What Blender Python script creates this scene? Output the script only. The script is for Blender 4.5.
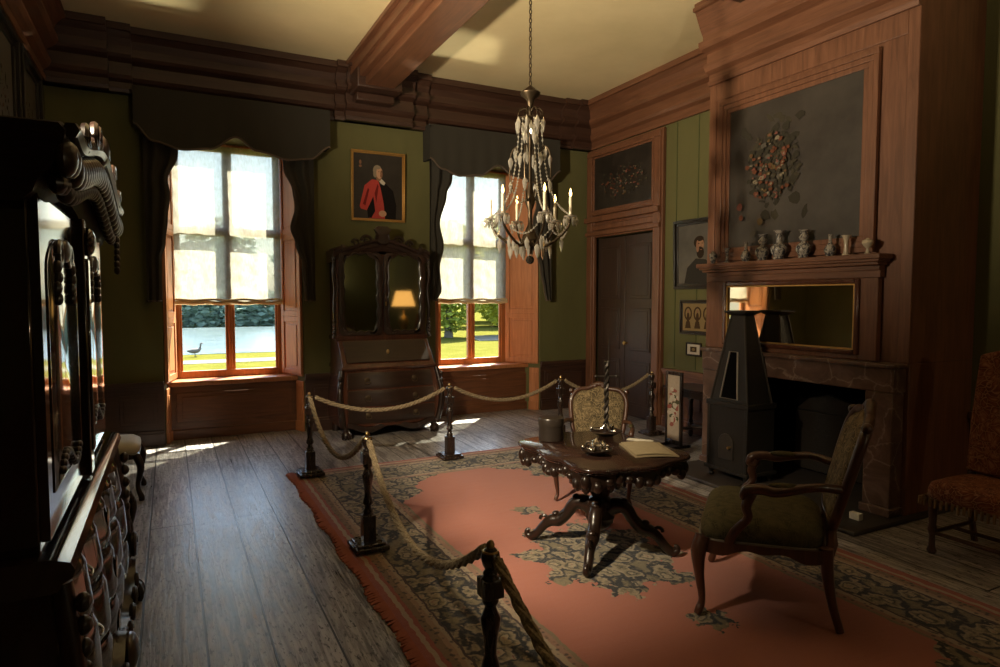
import bpy, math, random
from mathutils import Vector, Matrix
PI = math.pi; R = math.radians
rnd = random.Random(7)
S = bpy.context.scene; COL = S.collection
for o in list(bpy.data.objects): bpy.data.objects.remove(o)

# ------------------------------------------------------------------ camera, world, lights, exposure
cam = bpy.data.objects.new('camera', bpy.data.cameras.new('camera')); COL.objects.link(cam)
cam.data.sensor_width = 36.0; cam.data.lens = 645.0 * 36.0 / 1000.0
cam.location = (0, 0, 1.7); cam.rotation_euler = (R(90 - 3.2), 0, R(-27.1))
cam.data.clip_end = 500; S.camera = cam

W = bpy.data.worlds.new('world'); S.world = W; W.use_nodes = True
wn = W.node_tree; wn.nodes.clear()
sky = wn.nodes.new('ShaderNodeTexSky'); sky.sky_type = 'NISHITA'; sky.sun_disc = False
sky.sun_elevation = R(55); sky.sun_rotation = R(42); sky.air_density = 1.0; sky.dust_density = 2.0
bg = wn.nodes.new('ShaderNodeBackground'); bg.inputs[1].default_value = 0.6
wo = wn.nodes.new('ShaderNodeOutputWorld')
wn.links.new(sky.outputs[0], bg.inputs[0]); wn.links.new(bg.outputs[0], wo.inputs[0])

def light(name, kind, energy, color, loc, aim=None, **kw):
    d = bpy.data.lights.new(name, kind); d.energy = energy; d.color = color
    for k, v in kw.items(): setattr(d, k, v)
    o = bpy.data.objects.new(name, d); COL.objects.link(o); o.location = loc
    if aim is not None:
        o.rotation_euler = (Vector(aim) - Vector(loc)).to_track_quat('-Z', 'Y').to_euler()
    return o
light('sun', 'SUN', 24.0, (1.0, 0.93, 0.80), (20, 30, 30), (20 - .47 * 10, 30 - .52 * 10, 20), angle=R(0.6))
for gx in (1.59, 4.97):      # added spots imitate sun reflected up through the lower panes on to the ceiling
    light('added_glint_spot', 'SPOT', 700, (1, .86, .62), (gx, 9.81, -.80), (gx - .47, 9.81 - .52, .20), spot_size=R(24), spot_blend=.6, shadow_soft_size=.05)

S.view_settings.view_transform = 'Standard'; S.view_settings.look = 'None'
S.view_settings.gamma = 1.0; S.view_settings.use_curve_mapping = False
S.view_settings.exposure = 0.72
S.cycles.max_bounces = 10; S.cycles.diffuse_bounces = 5; S.cycles.glossy_bounces = 5
S.cycles.transparent_max_bounces = 16; S.cycles.transmission_bounces = 6
S.cycles.caustics_reflective = False; S.cycles.caustics_refractive = False
S.cycles.sample_clamp_indirect = 3.0
S.cycles.use_denoising = True

# ------------------------------------------------------------------ materials
class NT:
    def __init__(s, name):
        s.m = bpy.data.materials.new(name); s.m.use_nodes = True; s.t = s.m.node_tree
        s.t.nodes.clear(); s.out = s.n('ShaderNodeOutputMaterial')
    def n(s, typ, **ins):
        x = s.t.nodes.new(typ)
        for k, v in ins.items(): s.set(x, k, v)
        return x
    def set(s, x, k, v):
        i = x.inputs[int(k[1:])] if k[0] == 'i' and k[1:].isdigit() else x.inputs[k.replace('_', ' ')]
        if isinstance(v, bpy.types.NodeSocket): s.t.links.new(v, i)
        elif isinstance(v, (tuple, list)) and i.type == 'RGBA' and len(v) == 3: i.default_value = (*v, 1)
        else: i.default_value = v
    def math(s, op, a, b=0.0, clamp=False):
        x = s.t.nodes.new('ShaderNodeMath'); x.operation = op; x.use_clamp = clamp
        s.set(x, 'i0', a); s.set(x, 'i1', b); return x.outputs[0]
    def mix(s, fac, a, b, kind='MIX'):
        x = s.t.nodes.new('ShaderNodeMixRGB'); x.blend_type = kind
        s.set(x, 'i0', fac); s.set(x, 'i1', a); s.set(x, 'i2', b); return x.outputs[0]
    def ramp(s, fac, stops, interp='LINEAR'):
        x = s.t.nodes.new('ShaderNodeValToRGB'); r = x.color_ramp; r.interpolation = interp
        while len(r.elements) < len(stops): r.elements.new(0.5)
        for e, (p, c) in zip(r.elements, stops):
            e.position = p; e.color = (*c, 1) if len(c) == 3 else c
        s.set(x, 'i0', fac); return x.outputs[0]
    def coord(s, scale=(1, 1, 1), rot=(0, 0, 0), loc=(0, 0, 0), kind='Object'):
        tc = s.n('ShaderNodeTexCoord'); mp = s.n('ShaderNodeMapping')
        s.t.links.new(tc.outputs[kind], mp.inputs[0])
        mp.inputs['Scale'].default_value = scale; mp.inputs['Rotation'].default_value = rot
        mp.inputs['Location'].default_value = loc
        return mp.outputs[0]
    def noise(s, vec, scale=5, detail=4, rough=.55, dist=0.0):
        x = s.n('ShaderNodeTexNoise', Vector=vec, Scale=scale, Detail=detail, Roughness=rough, Distortion=dist)
        return x.outputs[0]
    def vor(s, vec, scale=5, feat='F1', out=0, rnd=1.0):
        x = s.n('ShaderNodeTexVoronoi', Vector=vec, Scale=scale); x.feature = feat
        x.inputs['Randomness'].default_value = rnd
        return x.outputs[out]
    def bump(s, h, strength=.3, dist=.01):
        return s.n('ShaderNodeBump', Height=h, Strength=strength, Distance=dist).outputs[0]
    def bsdf(s, **k):
        b = s.n('ShaderNodeBsdfPrincipled', **k)
        s.t.links.new(b.outputs[0], s.out.inputs[0]); return b
    def surf(s, sock): s.t.links.new(sock, s.out.inputs[0])

MATS = {}
def plain(name, c, rough=.5, metal=0.0, spec=.5, bump=0.0, bscale=40, **k):
    if name in MATS: return MATS[name]
    t = NT(name); v = t.coord(); nz = t.noise(v, bscale)
    col = t.mix(nz, tuple(x * .8 for x in c), tuple(min(1, x * 1.2) for x in c))
    kw = dict(Base_Color=col, Roughness=rough, Metallic=metal); kw.update(k)
    b = t.bsdf(**kw); b.inputs['Specular IOR Level'].default_value = spec
    if bump: t.set(b, 'Normal', t.bump(nz, bump))
    MATS[name] = t.m; return t.m
def wood(name, dark, lite, rough=.35, axis=2, scale=7, coat=0.0, bump=.12, spec=.5):
    t = NT(name); sc = [1, 1, 1]; sc[axis] = .08
    v = t.coord(scale=tuple(sc)); n1 = t.noise(v, scale * 3, 6, .6, 1.2)
    n2 = t.noise(t.coord(), 1.3, 3)
    f = t.math('ADD', t.math('MULTIPLY', n1, .7), t.math('MULTIPLY', n2, .3))
    col = t.ramp(f, [(.32, dark), (.66, lite)])
    b = t.bsdf(Base_Color=col, Roughness=t.math('ADD', t.math('MULTIPLY', n1, .12), rough - .06))
    b.inputs['Coat Weight'].default_value = coat; b.inputs['Coat Roughness'].default_value = .07
    b.inputs['Specular IOR Level'].default_value = spec
    t.set(b, 'Normal', t.bump(n1, bump, .004)); return t.m
M_chim = wood('red_oak_panel', (.092, .037, .019), (.20, .086, .045), .42, 2)
M_chimh = wood('red_oak_rail', (.092, .037, .019), (.20, .086, .045), .42, 1)
M_cornX = wood('shaded_oak', (.032, .014, .009), (.068, .032, .020), .42, 0)  # same oak as the other cornices, darkened for the window wall's shade
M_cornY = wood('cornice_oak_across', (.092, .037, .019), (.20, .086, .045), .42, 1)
M_dado = wood('dado_oak', (.085, .032, .014), (.18, .07, .03), .4, 0)
M_win = wood('window_oak', (.26, .085, .025), (.46, .17, .055), .4, 2)
M_shut = wood('shutter_oak', (.32, .115, .04), (.52, .21, .085), .42, 2)
M_doorw = wood('dark_door_oak', (.022, .013, .010), (.05, .028, .019), .45, 2)
M_wal = wood('polished_walnut', (.014, .0075, .0055), (.040, .019, .012), .34, 0, 5, .12)
M_cab = wood('lacquered_walnut', (.010, .006, .0045), (.026, .013, .009), .09, 2, 5, 1.0, .015)
M_mah = wood('mahogany', (.045, .016, .010), (.11, .038, .02), .25, 2, 6, .3)
M_relief = wood('carved_relief_walnut', (.010, .006, .005), (.024, .013, .009), .6, 1, 16, 0, .5, .1)
M_table = wood('dark_table_mahogany', (.020, .010, .008), (.050, .023, .016), .24, 1, 6, .4)
M_carved = wood('carved_black_wood', (.012, .007, .005), (.03, .015, .010), .3, 2, 6, .2)
M_ebony = wood('ebonised_post', (.014, .009, .007), (.035, .02, .014), .28, 2, 6, .3)
M_chair = wood('chair_walnut', (.04, .017, .011), (.10, .04, .022), .32, 2, 7, .2)
M_gold = plain('gilt', (.55, .32, .10), .38, .75)
M_brass = plain('brass', (.55, .38, .16), .3, 1.0)
M_iron = plain('black_iron', (.024, .020, .016), .5, .4, bump=.2)
M_irong = plain('grey_iron', (.055, .046, .038), .45, .6, bump=.2)
M_soot = plain('soot', (.004, .0035, .0035), .98, spec=.02)
M_silver = plain('tarnished_silver', (.55, .5, .43), .25, .95)
M_bframe = plain('black_frame', (.014, .011, .009), .3)
M_paper = plain('old_paper', (.30, .235, .135), .8)
M_white = plain('white_paper', (.7, .66, .55), .8)
M_candle = plain('candle_wax', (.78, .70, .52), .5)
M_curt = plain('dark_curtain_wool', (.030, .026, .019), .9, bump=.4, bscale=180)
M_trim = plain('curtain_braid', (.085, .060, .042), .8, bump=.3, bscale=200)
M_rope = None

def m_rope():
    t = NT('twisted_rope'); v = t.coord()
    n = t.noise(v, 90, 3); 
    b = t.bsdf(Base_Color=t.ramp(n, [(.3, (.13, .095, .055)), (.7, (.36, .28, .17))]), Roughness=.85)
    t.set(b, 'Normal', t.bump(n, .5, .01)); return t.m
M_rope = m_rope()
def m_plaster():
    t = NT('cream_ceiling_plaster'); v = t.coord(); n = t.noise(v, .9, 6, .6); n2 = t.noise(v, 40, 3)
    b = t.bsdf(Base_Color=t.ramp(n, [(.3, (.64, .53, .30)), (.7, (.76, .64, .39))]), Roughness=.85)
    t.set(b, 'Normal', t.bump(n2, .08)); return t.m
M_plaster = m_plaster()
def m_green():
    t = NT('green_wall_cloth'); v = t.coord(scale=(1, 1, .35)); n = t.noise(v, 2.0, 5); n2 = t.noise(t.coord(), 160, 2)
    b = t.bsdf(Base_Color=t.ramp(n, [(.3, (.095, .090, .030)), (.75, (.132, .124, .045))]), Roughness=.85)
    t.set(b, 'Normal', t.bump(n2, .25, .004)); return t.m
M_green = m_green()
def m_marble():
    t = NT('brown_veined_marble'); v = t.coord(); n = t.noise(v, 4, 8, .65, 1.0)
    vn = t.vor(t.n('ShaderNodeMapping', Vector=t.mix(.12, v, n)).outputs[0], 3.2, 'DISTANCE_TO_EDGE')
    vein = t.ramp(vn, [(0, (1, 1, 1)), (.022, (0, 0, 0))])
    base = t.ramp(n, [(.3, (.060, .033, .024)), (.55, (.13, .075, .055)), (.75, (.22, .14, .11))])
    col = t.mix(t.math('MULTIPLY', vein, t.math('MULTIPLY', n, .8)), base, (.45, .37, .31))
    t.bsdf(Base_Color=col, Roughness=.28); return t.m
M_marble = m_marble()
def m_floor():
    t = NT('old_plank_floor')
    v = t.coord(rot=(0, 0, PI / 2), loc=(0, -.12, 0))
    br = t.n('ShaderNodeTexBrick', Vector=v, Color1=(0, 0, 0), Color2=(1, 1, 1), Mortar=(0, 0, 0), Scale=1.0)
    br.inputs['Mortar Size'].default_value = .006; br.inputs['Brick Width'].default_value = 5.3
    br.inputs['Row Height'].default_value = .29; br.inputs['Mortar Smooth'].default_value = .2
    br.offset = .37
    g = t.noise(t.coord(scale=(1, .06, 1)), 26, 8, .62, 1.6)
    wear = t.noise(t.coord(scale=(1, .35, 1)), 2.6, 6, .65)
    fine = t.noise(t.coord(scale=(1, .3, 1)), 55, 5, .7)
    c = t.ramp(g, [(.36, (.05, .042, .038)), (.47, (.22, .195, .18)), (.60, (.50, .46, .43))])
    c = t.mix(t.ramp(wear, [(.42, (0, 0, 0)), (.7, (.6, .6, .6))]), c, (.46, .425, .40))
    c = t.mix(t.math('MULTIPLY', br.outputs[0], .35), c, (.06, .048, .042))
    c = t.mix(t.ramp(fine, [(.38, (.95, .95, .95)), (.455, (0, 0, 0))]), c, (.014, .010, .009))
    c = t.mix(br.outputs[1], c, (.004, .003, .003))
    ro = t.math('ADD', t.math('MULTIPLY', wear, .25), t.math('MULTIPLY', g, .25))
    b = t.bsdf(Base_Color=c, Roughness=t.math('ADD', ro, .10))
    h = t.math('SUBTRACT', t.math('ADD', t.math('MULTIPLY', g, .5), t.math('MULTIPLY', fine, .35)), t.math('MULTIPLY', br.outputs[1], 1.5))
    t.set(b, 'Normal', t.bump(h, .45, .006)); return t.m
M_floor = m_floor()
def m_tapestry(name, a, b_, c, scale=14, rough=.9):
    t = NT(name); v = t.coord(); n = t.noise(v, 6, 4)
    w = t.mix(.18, v, t.n('ShaderNodeTexNoise', Vector=v, Scale=5.0).outputs[1])
    d = t.vor(w, scale, 'F1'); e = t.vor(w, scale, 'DISTANCE_TO_EDGE')
    col = t.ramp(d, [(.12, c), (.3, b_), (.5, a), (.75, tuple(x * .5 for x in a))])
    col = t.mix(t.ramp(e, [(.0, (1, 1, 1)), (.08, (0, 0, 0))]), col, c)
    col = t.mix(t.math('MULTIPLY', n, .5), col, a)
    f = t.noise(v, 260, 2)
    bb = t.bsdf(Base_Color=col, Roughness=rough); t.set(bb, 'Normal', t.bump(f, .4, .004))
    bb.inputs['Specular IOR Level'].default_value = .2
    return t.m
M_tapb = m_tapestry('floral_tapestry', (.10, .075, .040), (.22, .16, .085), (.33, .25, .14), 27)
M_taps = m_tapestry('olive_seat_velvet', (.080, .068, .034), (.098, .082, .040), (.12, .098, .05), 34)
M_tapr = m_tapestry('rust_floral_tapestry', (.13, .035, .015), (.20, .07, .03), (.30, .15, .07), 30)
M_pale = plain('pale_seat_linen', (.55, .50, .40), .85, bump=.3, bscale=120)

def m_blind():
    t = NT('linen_blind'); v = t.coord(scale=(1, 1, .25)); n = t.noise(v, 60, 4); n2 = t.noise(t.coord(), 14, 4)
    col = t.ramp(t.math('ADD', t.math('MULTIPLY', n, .6), t.math('MULTIPLY', n2, .4)), [(.35, (.285, .258, .195)), (.65, (.39, .365, .30))])
    d = t.n('ShaderNodeBsdfDiffuse', Color=col); tr = t.n('ShaderNodeBsdfTranslucent', Color=col)
    tp = t.n('ShaderNodeBsdfTransparent', Color=(.9, .88, .8))
    nb = t.bump(n, .5, .004); t.set(d, 'Normal', nb)
    mx = t.n('ShaderNodeMixShader', i0=.72); t.t.links.new(d.outputs[0], mx.inputs[1]); t.t.links.new(tr.outputs[0], mx.inputs[2])
    m2 = t.n('ShaderNodeMixShader', i0=.16); t.t.links.new(mx.outputs[0], m2.inputs[1]); t.t.links.new(tp.outputs[0], m2.inputs[2])
    t.surf(m2.outputs[0]); return t.m
M_blind = m_blind()
def m_glass():
    t = NT('window_glass'); tp = t.n('ShaderNodeBsdfTransparent', Color=(.93, .96, .94)); gl = t.n('ShaderNodeBsdfGlossy', Color=(1, 1, 1), Roughness=.02)
    lw = t.n('ShaderNodeLayerWeight', Blend=.5); fr = t.math('ADD', t.math('MULTIPLY', t.math('POWER', lw.outputs[1], 5.0), .6), .03)
    mx = t.n('ShaderNodeMixShader', i0=fr); t.t.links.new(tp.outputs[0], mx.inputs[1]); t.t.links.new(gl.outputs[0], mx.inputs[2])
    t.surf(mx.outputs[0]); return t.m
M_glass = m_glass()
def m_crystal():
    t = NT('cut_crystal'); tp = t.n('ShaderNodeBsdfTransparent', Color=(.80, .78, .72)); gl = t.n('ShaderNodeBsdfGlossy', Color=(1, .97, .9), Roughness=.06)
    mx = t.n('ShaderNodeMixShader', i0=.55); t.t.links.new(tp.outputs[0], mx.inputs[1]); t.t.links.new(gl.outputs[0], mx.inputs[2])
    tr = t.n('ShaderNodeBsdfTranslucent', Color=(.95, .92, .85)); df = t.n('ShaderNodeBsdfDiffuse', Color=(.9, .86, .78)); ad = t.n('ShaderNodeMixShader', i0=.5); t.t.links.new(tr.outputs[0], ad.inputs[1]); t.t.links.new(df.outputs[0], ad.inputs[2])
    m3 = t.n('ShaderNodeMixShader', i0=.30); t.t.links.new(mx.outputs[0], m3.inputs[1]); t.t.links.new(ad.outputs[0], m3.inputs[2])
    t.surf(m3.outputs[0]); return t.m
M_crystal = m_crystal()
def m_mirror(name, c, rough=.03):
    t = NT(name); n = t.noise(t.coord(), 9, 5)
    t.bsdf(Base_Color=t.mix(n, c, tuple(x * .85 for x in c)), Metallic=1.0, Roughness=rough); return t.m
M_mirror = m_mirror('old_mirror', (.74, .66, .52)); M_mirg = m_mirror('foxed_cabinet_mirror', (.62, .64, .56), .04)
def emis(name, c, s):
    t = NT(name); e = t.n('ShaderNodeEmission', Color=c, Strength=s); t.surf(e.outputs[0]); return t.m
M_flame = emis('candle_bulb', (1, .62, .18), 9.0)
M_shade = emis('lit_lamp_shade', (1, .48, .12), .95)
def m_porcelain():
    t = NT('dark_glazed_porcelain'); v = t.coord(); d = t.noise(v, 38, 4, .6, 1.0)
    t.bsdf(Base_Color=t.ramp(d, [(.42, (.035, .035, .045)), (.56, (.30, .27, .23))]), Roughness=.16); return t.m
M_porc = m_porcelain()
M_cream = plain('cream_glaze', (.45, .38, .28), .2)

# ------------------------------------------------------------------ mesh builder
class MB:
    def __init__(s): s.v = []; s.f = []; s.mi = []; s.cur = 0
    def add(s, vs, fs, M=None):
        b = len(s.v)
        s.v += [tuple(M @ Vector(p)) if M is not None else tuple(p) for p in vs]
        s.f += [tuple(i + b for i in f) for f in fs]; s.mi += [s.cur] * len(fs); return s
    def box(s, c, d, rz=0, M=None):
        x, y, z = d[0] / 2, d[1] / 2, d[2] / 2
        vs = [(-x, -y, -z), (x, -y, -z), (x, y, -z), (-x, y, -z), (-x, -y, z), (x, -y, z), (x, y, z), (-x, y, z)]
        T = Matrix.Translation(c) @ Matrix.Rotation(rz, 4, 'Z')
        if M is not None: T = M @ T
        return s.add(vs, [(0, 3, 2, 1), (4, 5, 6, 7), (0, 1, 5, 4), (1, 2, 6, 5), (2, 3, 7, 6), (3, 0, 4, 7)], T)
    def bb(s, x0, x1, y0, y1, z0, z1): return s.box(((x0 + x1) / 2, (y0 + y1) / 2, (z0 + z1) / 2), (x1 - x0, y1 - y0, z1 - z0))
    def loft(s, rings, caps=True, closed=False, M=None):
        n = len(rings[0]); vs = [p for r in rings for p in r]; fs = []
        m = len(rings)
        for i in range(m if closed else m - 1):
            a = i * n; b = ((i + 1) % m) * n
            for j in range(n):
                k = (j + 1) % n; fs.append((a + j, a + k, b + k, b + j))
        if caps and not closed:
            fs.append(tuple(reversed(range(n)))); fs.append(tuple(range((m - 1) * n, m * n)))
        return s.add(vs, fs, M)
    def prism(s, poly, axis, a, b):
        def P(p, t):
            return (t, p[0], p[1]) if axis == 0 else (p[0], t, p[1]) if axis == 1 else (p[0], p[1], t)
        return s.loft([[P(p, a) for p in poly], [P(p, b) for p in poly]])
    def lathe(s, prof, c=(0, 0, 0), n=20, M=None, sq=None):
        rings = []
        for r, z in prof:
            rings.append([(c[0] + max(r, 1e-4) * math.cos(2 * PI * (j + .5) / n), c[1] + max(r, 1e-4) * math.sin(2 * PI * (j + .5) / n), c[2] + z) for j in range(n)])
        return s.loft(rings, True, False, M)
    def tube(s, pts, r, n=8, closed=False, flat=1.0):
        pts = [Vector(p) for p in pts]; m = len(pts)
        rr = r if isinstance(r, (list, tuple)) else [r] * m
        rings = []; up = None
        for i in range(m):
            a = pts[(i - 1) % m] if closed or i else pts[0]; b = pts[(i + 1) % m] if closed or i < m - 1 else pts[-1]
            d = (b - a); d = d.normalized() if d.length > 1e-9 else Vector((0, 0, 1))
            if up is None: up = Vector((0, 0, 1)) if abs(d.z) < .9 else Vector((1, 0, 0))
            u = d.cross(up); u = u.normalized() if u.length > 1e-6 else Vector((1, 0, 0)); w = u.cross(d).normalized(); up = w
            rings.append([tuple(pts[i] + (u * math.cos(2 * PI * j / n) * flat + w * math.sin(2 * PI * j / n)) * rr[i]) for j in range(n)])
        return s.loft(rings, True, closed)
    def ell(s, c, r, nu=12, nv=8, M=None):
        if not isinstance(r, (tuple, list)): r = (r, r, r)
        rings = []
        for i in range(nv + 1):
            t = PI * i / nv; q = max(math.sin(t), .02)
            rings.append([(c[0] + r[0] * q * math.cos(2 * PI * j / nu), c[1] + r[1] * q * math.sin(2 * PI * j / nu), c[2] - r[2] * math.cos(t)) for j in range(nu)])
        return s.loft(rings, True, False, M)
    def slab(s, fn, nu, nv, off):
        """fn(u,v) front point; off = vector to the back face"""
        N = (nu + 1) * (nv + 1); vs = [Vector(fn(i / nu, j / nv)) for j in range(nv + 1) for i in range(nu + 1)]
        o = Vector(off); vs += [p + o for p in vs]; fs = []
        w = nu + 1
        for j in range(nv):
            for i in range(nu):
                a = j * w + i; q = (a, a + 1, a + w + 1, a + w); fs.append(q); fs.append(tuple(N + k for k in reversed(q)))
        edge = [i for i in range(w)] + [j * w + nu for j in range(1, nv + 1)] + [nv * w + i for i in range(nu - 1, -1, -1)] + [j * w for j in range(nv - 1, 0, -1)]
        for k in range(len(edge)):
            a, b = edge[k], edge[(k + 1) % len(edge)]; fs.append((b, a, N + a, N + b))
        return s.add(vs, fs)
    def build(s, name, mats, parent=None, sharp=38, bevel=0, loc=None):
        me = bpy.data.meshes.new(name); me.from_pydata(s.v, [], s.f)
        if not isinstance(mats, (list, tuple)): mats = [mats]
        for m in mats: me.materials.append(m)
        me.polygons.foreach_set('material_index', s.mi)
        me.polygons.foreach_set('use_smooth', [True] * len(s.f))
        me.update()
        import bmesh
        bm = bmesh.new(); bm.from_mesh(me); bmesh.ops.recalc_face_normals(bm, faces=bm.faces); bm.to_mesh(me); bm.free()
        me.set_sharp_from_angle(angle=R(sharp))
        o = bpy.data.objects.new(name, me); COL.objects.link(o)
        if parent: o.parent = parent
        if loc: o.location = loc
        if bevel:
            b = o.modifiers.new('bevel', 'BEVEL'); b.width = bevel; b.segments = 2; b.limit_method = 'ANGLE'; b.angle_limit = R(40)
        return o
def rest(root, z):
    lo = min((o.matrix_local @ v.co).z for o in root.children for v in o.data.vertices); root.location.z = z - lo * root.scale.z
def tag(o, label=None, cat=None, group=None, kind=None):
    if label: o['label'] = label
    if cat: o['category'] = cat
    if group: o['group'] = group
    if kind: o['kind'] = kind
    return o
def thing(name, label, cat, loc=(0, 0, 0), rz=0, group=None):
    o = bpy.data.objects.new(name, None); COL.objects.link(o); o.empty_display_size = .1
    o.location = loc; o.rotation_euler = (0, 0, rz); return tag(o, label, cat, group)
def struct(name, label=None):
    o = bpy.data.objects.new(name, None); COL.objects.link(o); tag(o, label, None, None, 'structure'); return o
def copy_tree(o, parent=None):
    c = o.copy(); COL.objects.link(c)
    if parent: c.parent = parent
    for ch in list(o.children): copy_tree(ch, c)
    return c
def lerp(a, b, t): return a + (b - a) * t
def interp(pts, x):
    if x <= pts[0][0]: return pts[0][1]
    for (x0, y0), (x1, y1) in zip(pts, pts[1:]):
        if x <= x1:
            t = (x - x0) / (x1 - x0); t = t * t * (3 - 2 * t); return lerp(y0, y1, t)
    return pts[-1][1]
def arc(pts, n=6):
    """Catmull-Rom through pts"""
    P = [Vector(p) for p in pts]; P = [2 * P[0] - P[1]] + P + [2 * P[-1] - P[-2]]; out = []
    for i in range(1, len(P) - 2):
        for k in range(n):
            t = k / n; a, b, c, d = P[i - 1:i + 3]
            out.append(.5 * ((2 * b) + (c - a) * t + (2 * a - 5 * b + 4 * c - d) * t * t + (3 * b - a - 3 * c + d) * t ** 3))
    out.append(P[-2]); return [tuple(p) for p in out]
def tf(pts, n=6):
    """Catmull-Rom through (x,y,z,r): returns points and radii"""
    P = [Vector((*p[:3], 0)) for p in pts]
    out = arc([p[:3] for p in pts], n); rr = []
    for i in range(len(pts) - 1):
        for k in range(n): rr.append(lerp(pts[i][3], pts[i + 1][3], k / n))
    rr.append(pts[-1][3]); return out, rr

# ------------------------------------------------------------------ room shell
XL, XR, YB, YF, ZC = -1.12, 5.8, 8.35, -3.2, 4.6
m = MB(); m.bb(XL - .3, XR + .3, YF - .3, 9.2, -.12, 0); tag(m.build('floor', M_floor), 'wide worn dark plank floor', None, None, 'structure')
m = MB(); m.bb(XL - .3, XR + .3, YF - .3, 9.2, ZC, ZC + .15); tag(m.build('ceiling', M_plaster), 'cream plaster ceiling', None, None, 'structure')
WIN = [(-.08, 1.50, .05, 1.30), (3.27, 4.95, 3.46, 4.58)]     # reveal at the room face, frame at the glass
ZH, ZS = 3.60, .70
m = MB()
segs = [(XL - .3, WIN[0]), (WIN[0], WIN[1]), (WIN[1], XR + .3)]
def wseg(l, r):
    pts = []
    pts += [(l, YB), (l, 8.87)] if not isinstance(l, tuple) else [(l[1], YB), (l[3] + .03, 8.78), (l[3] + .03, 8.87)]
    pts += [(r, 8.87), (r, YB)] if not isinstance(r, tuple) else [(r[2] - .03, 8.87), (r[2] - .03, 8.78), (r[0], YB)]
    return pts
for l, r in segs: m.prism(wseg(l, r), 2, 0, ZC)
for w in WIN: m.prism([(w[0], YB), (w[1], YB), (w[3] + .03, 8.78), (w[3] + .03, 8.87), (w[2] - .03, 8.87), (w[2] - .03, 8.78)], 2, ZH, ZC)
tag(m.build('wall_back', M_green), 'dark green window wall', None, None, 'structure')
m = MB(); m.bb(XL - .3, XL, YF, YB, 0, ZC); tag(m.build('wall_left', M_green), 'green cloth wall on the left', None, None, 'structure')
m = MB(); m.bb(XR, XR + .3, YF, 6.72, 0, ZC); m.bb(XR, XR + .3, 8.16, YB, 0, ZC); m.bb(XR, XR + .3, 6.72, 8.16, 2.6, ZC); m.bb(XR + .2, XR + .3, 6.72, 8.16, 0, 2.6)
tag(m.build('wall_right', M_green), 'green cloth wall on the fireplace side', None, None, 'structure')
m = MB(); m.bb(XL - .3, XR + .3, YF - .3, YF, 0, ZC); tag(m.build('wall_front', M_green), 'green wall behind the viewer', None, None, 'structure')

# cornice profile (projection, height)
PROF = [(0, 3.93), (.04, 3.93), (.05, 3.97), (.025, 3.98), (.025, 4.04), (.08, 4.065), (.105, 4.10), (.105, 4.13), (.06, 4.14), (.06, 4.24), (.15, 4.27), (.18, 4.30), (.18, 4.335), (.12, 4.345), (.12, 4.40), (.16, 4.47), (.225, 4.515), (.26, 4.52), (.26, 4.555), (.24, 4.56), (.24, 4.60), (0, 4.60)]
def cornice(name, side, a, b, base, extra=0.0, mat=None, inv=1):
    m = MB(); pr = [(p + (extra if p > 0.001 else 0), z) for p, z in PROF]
    if side == 'Y': m.prism([(base - p, z) for p, z in pr], 0, a, b)        # on the back wall, runs along X
    else: m.prism([(base - inv * p, z) for p, z in pr], 1, a, b)             # along Y
    return tag(m.build(name, mat, sharp=25), None, None, None, 'structure')
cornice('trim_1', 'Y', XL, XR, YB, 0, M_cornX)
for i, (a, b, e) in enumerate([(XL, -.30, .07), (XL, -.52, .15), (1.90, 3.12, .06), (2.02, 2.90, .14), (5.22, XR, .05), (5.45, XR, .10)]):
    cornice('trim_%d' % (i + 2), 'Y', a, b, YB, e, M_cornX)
cornice('trim_8', 'X', 4.6, YB, XR, 0, M_cornY)
cornice('trim_9', 'X', YF, YB, XL, 0, M_cornY, -1)
def cornice_chim():
    m = MB(); x = 4.95
    pr = [(p, z - .10 if z < 4.5 else z) for p, z in PROF]
    m.prism([(x - p, z) for p, z in pr], 1, 2.90, 4.97)
    return tag(m.build('trim_10', M_chimh, sharp=25), None, None, None, 'structure')
cornice_chim()
# ceiling beams
m = MB()
for x0, x1, z0 in [(2.16, 2.52, 4.25), (2.09, 2.59, 4.34), (2.05, 2.63, 4.44), (2.0, 2.68, 4.55)]: m.bb(x0, x1, YF, 8.2, z0, ZC)
tag(m.build('ceiling_beam', M_cornY, bevel=.008), 'long oak ceiling beam with stepped moulded sides', 'beam', None, 'structure')
m = MB(); m.bb(2.06, 2.62, 7.75, YB, 4.22, 4.5); m.bb(2.10, 2.58, 7.95, YB, 4.12, 4.22)
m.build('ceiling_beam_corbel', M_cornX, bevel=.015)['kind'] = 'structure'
m = MB()
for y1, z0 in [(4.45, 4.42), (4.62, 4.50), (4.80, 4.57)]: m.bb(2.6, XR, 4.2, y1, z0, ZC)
tag(m.build('cross_beam', M_cornX, bevel=.008), 'oak cross beam above the chimney', 'beam', None, 'structure')

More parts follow.
